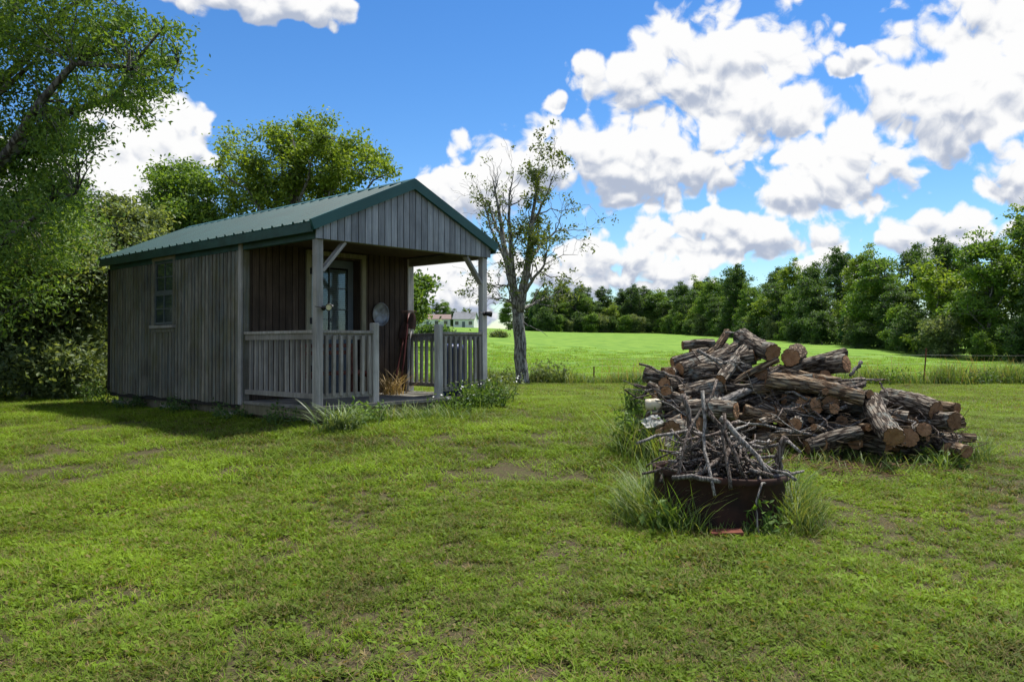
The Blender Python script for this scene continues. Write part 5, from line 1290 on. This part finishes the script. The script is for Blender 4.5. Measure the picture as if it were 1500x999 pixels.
# at the porch
def strap_plant():
    x, y_, z = gp(500, 9.0); e = empty('strap_leaf_clump', (x, y_, z)); tag(e, 'arching strap leaved clump at the foot of the left porch post', 'plant')
    for k in range(150):
        pass
    C = np.stack([rng.normal(0, .13, 190), rng.normal(0, .06, 190), np.zeros(190)], 1); V, f = blades(C, .38, .013, 1.15, 6, .55); new_obj('leaves', mk_mesh('strap_leaves', V, f, [M['strap']]), e)
strap_plant()
c = cpt(1.2, -.5, 0); grass_patch('porch_grass', c.x - .1, c.y - .1, 900, .42, .16, .24, .008, 'tallgrass', 'rough grass along the front of the porch', .8, .6)
c = cpt(.45, -.3, 0); weed('broadleaf_weed', (c.x, c.y, Hs(c.x, c.y)), 26, .26, .25, 'leaf_mid', 'low leafy weeds in front of the left railing', .06, 14, group='weeds by the porch')
c = cpt(2.45, -.3, 0); weed('flowering_weed', (c.x, c.y, Hs(c.x, c.y)), 60, .36, .34, 'weed', 'flowering weeds before the right railing', .055, 18, group='weeds by the porch', flower=.2)
c = cpt(3.0, -.12, 0); weed('flowering_weed', (c.x, c.y, Hs(c.x, c.y)), 44, .42, .24, 'leaf_grey', 'sprawling weeds with white flowers at the right porch corner', .05, 18, group='weeds by the porch', flower=.3)
c = cpt(1.75, -.5, 0); weed('broadleaf_weed', (c.x, c.y, Hs(c.x, c.y)), 30, .22, .25, 'weed', 'low weeds beside the porch step', .05, 12, group='weeds by the porch', flower=.3)
for k, (v, lab) in enumerate(((.5, 'weeds under the left side of the porch'), (1.7, 'dark weeds below the siding corner'), (3.2, 'weeds along the cabin side below the window'), (4.8, 'weeds along the cabin side near its back corner'), (6.05, 'weed clump at the cabin back corner'))):
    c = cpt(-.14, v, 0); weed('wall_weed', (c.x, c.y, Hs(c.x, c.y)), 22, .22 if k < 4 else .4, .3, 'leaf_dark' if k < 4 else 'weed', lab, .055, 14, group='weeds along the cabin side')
# dry grass on the porch
c = cpt(2.12, D1 - .5, .0); e = empty('dry_grass_bunch', c); tag(e, 'bunch of tawny dry grass on the porch by the wall', 'plant')
C = np.stack([rng.normal(0, .09, 120), rng.normal(0, .09, 120), np.zeros(120)], 1); V, f = blades(C, .38, .010, .9, 5, .6); new_obj('blades', mk_mesh('dry_blades', V, f, [M['straw']]), e)
# by the heap, the ring and the fence
weed('broadleaf_weed', gp(938, 7.7), 34, .42, .2, 'weed', 'bright leafy weed left of the firewood heap', .06, 20, group='weeds by the heap')
weed('cedar_seedling', gp(929, 8.4), 30, .62, .10, 'leaf_dark', 'small dark seedling standing left of the heap', .035, 40, group='weeds by the heap', upr=.08)
weed('broadleaf_weed', gp(1385, 7.2), 16, .2, .2, 'weed', 'leafy weed at the right foot of the heap', .05, 12, group='weeds by the heap')
weed('dock_weed', gp(1124, 5.15), 9, .22, .07, 'weed', 'broad leaved dock plant at the right front of the ring', .065, 9, group='weeds by the ring')
weed('dock_weed', gp(975, 5.2), 9, .17, .08, 'weed', 'broad leaved weed at the left front of the ring', .08, 8, group='weeds by the ring')
for px, d, h_, sp, lm, lab in ((808, 32.4, 1.0, .55, 'leaf_grey', 'bushy weed left of the wooden stub post'), (790, 32.4, .6, .5, 'leaf_grey', 'low weed right of the dying tree trunk'), (720, 31.6, .55, 1.0, 'leaf_olive', 'weedy growth left of the dying tree'), (1300, 32.5, .7, .9, 'weed', 'leafy growth left of the leaning fence post'), (1400, 32.5, .55, 1.4, 'leaf_dark', 'dark leafy growth right of the leaning fence post'), (1470, 32.5, .5, 1.2, 'leaf_dark', 'low dark growth at the right end of the fence')):
    weed('fence_weed', gp(px, d), 40, h_, sp, lm, lab, .13, 16, group='weeds along the fence')

# ------------------------------------------------------------------ labels of the wood: by their order along the edge
ORD = ['first', 'second', 'third', 'fourth', 'fifth', 'sixth', 'seventh', 'eighth', 'ninth', 'tenth', 'eleventh', 'twelfth', 'thirteenth', 'fourteenth', 'fifteenth', 'sixteenth']
by_label = {}
for o in list(col.objects):
    if o.parent is None and o.get('group') in ('trees of the wood beyond the field', 'far trees by the white houses', 'trees left behind the cabin'): by_label.setdefault(o['label'], []).append(o)
for lab, L in by_label.items():
    if len(L) < 2 or len(L) > len(ORD): continue
    L.sort(key=lambda o: -o.location.x / max(o.location.y, 1))
    for n_, o in zip(ORD, L): o['label'] = lab + ', ' + n_ + ' from the right'
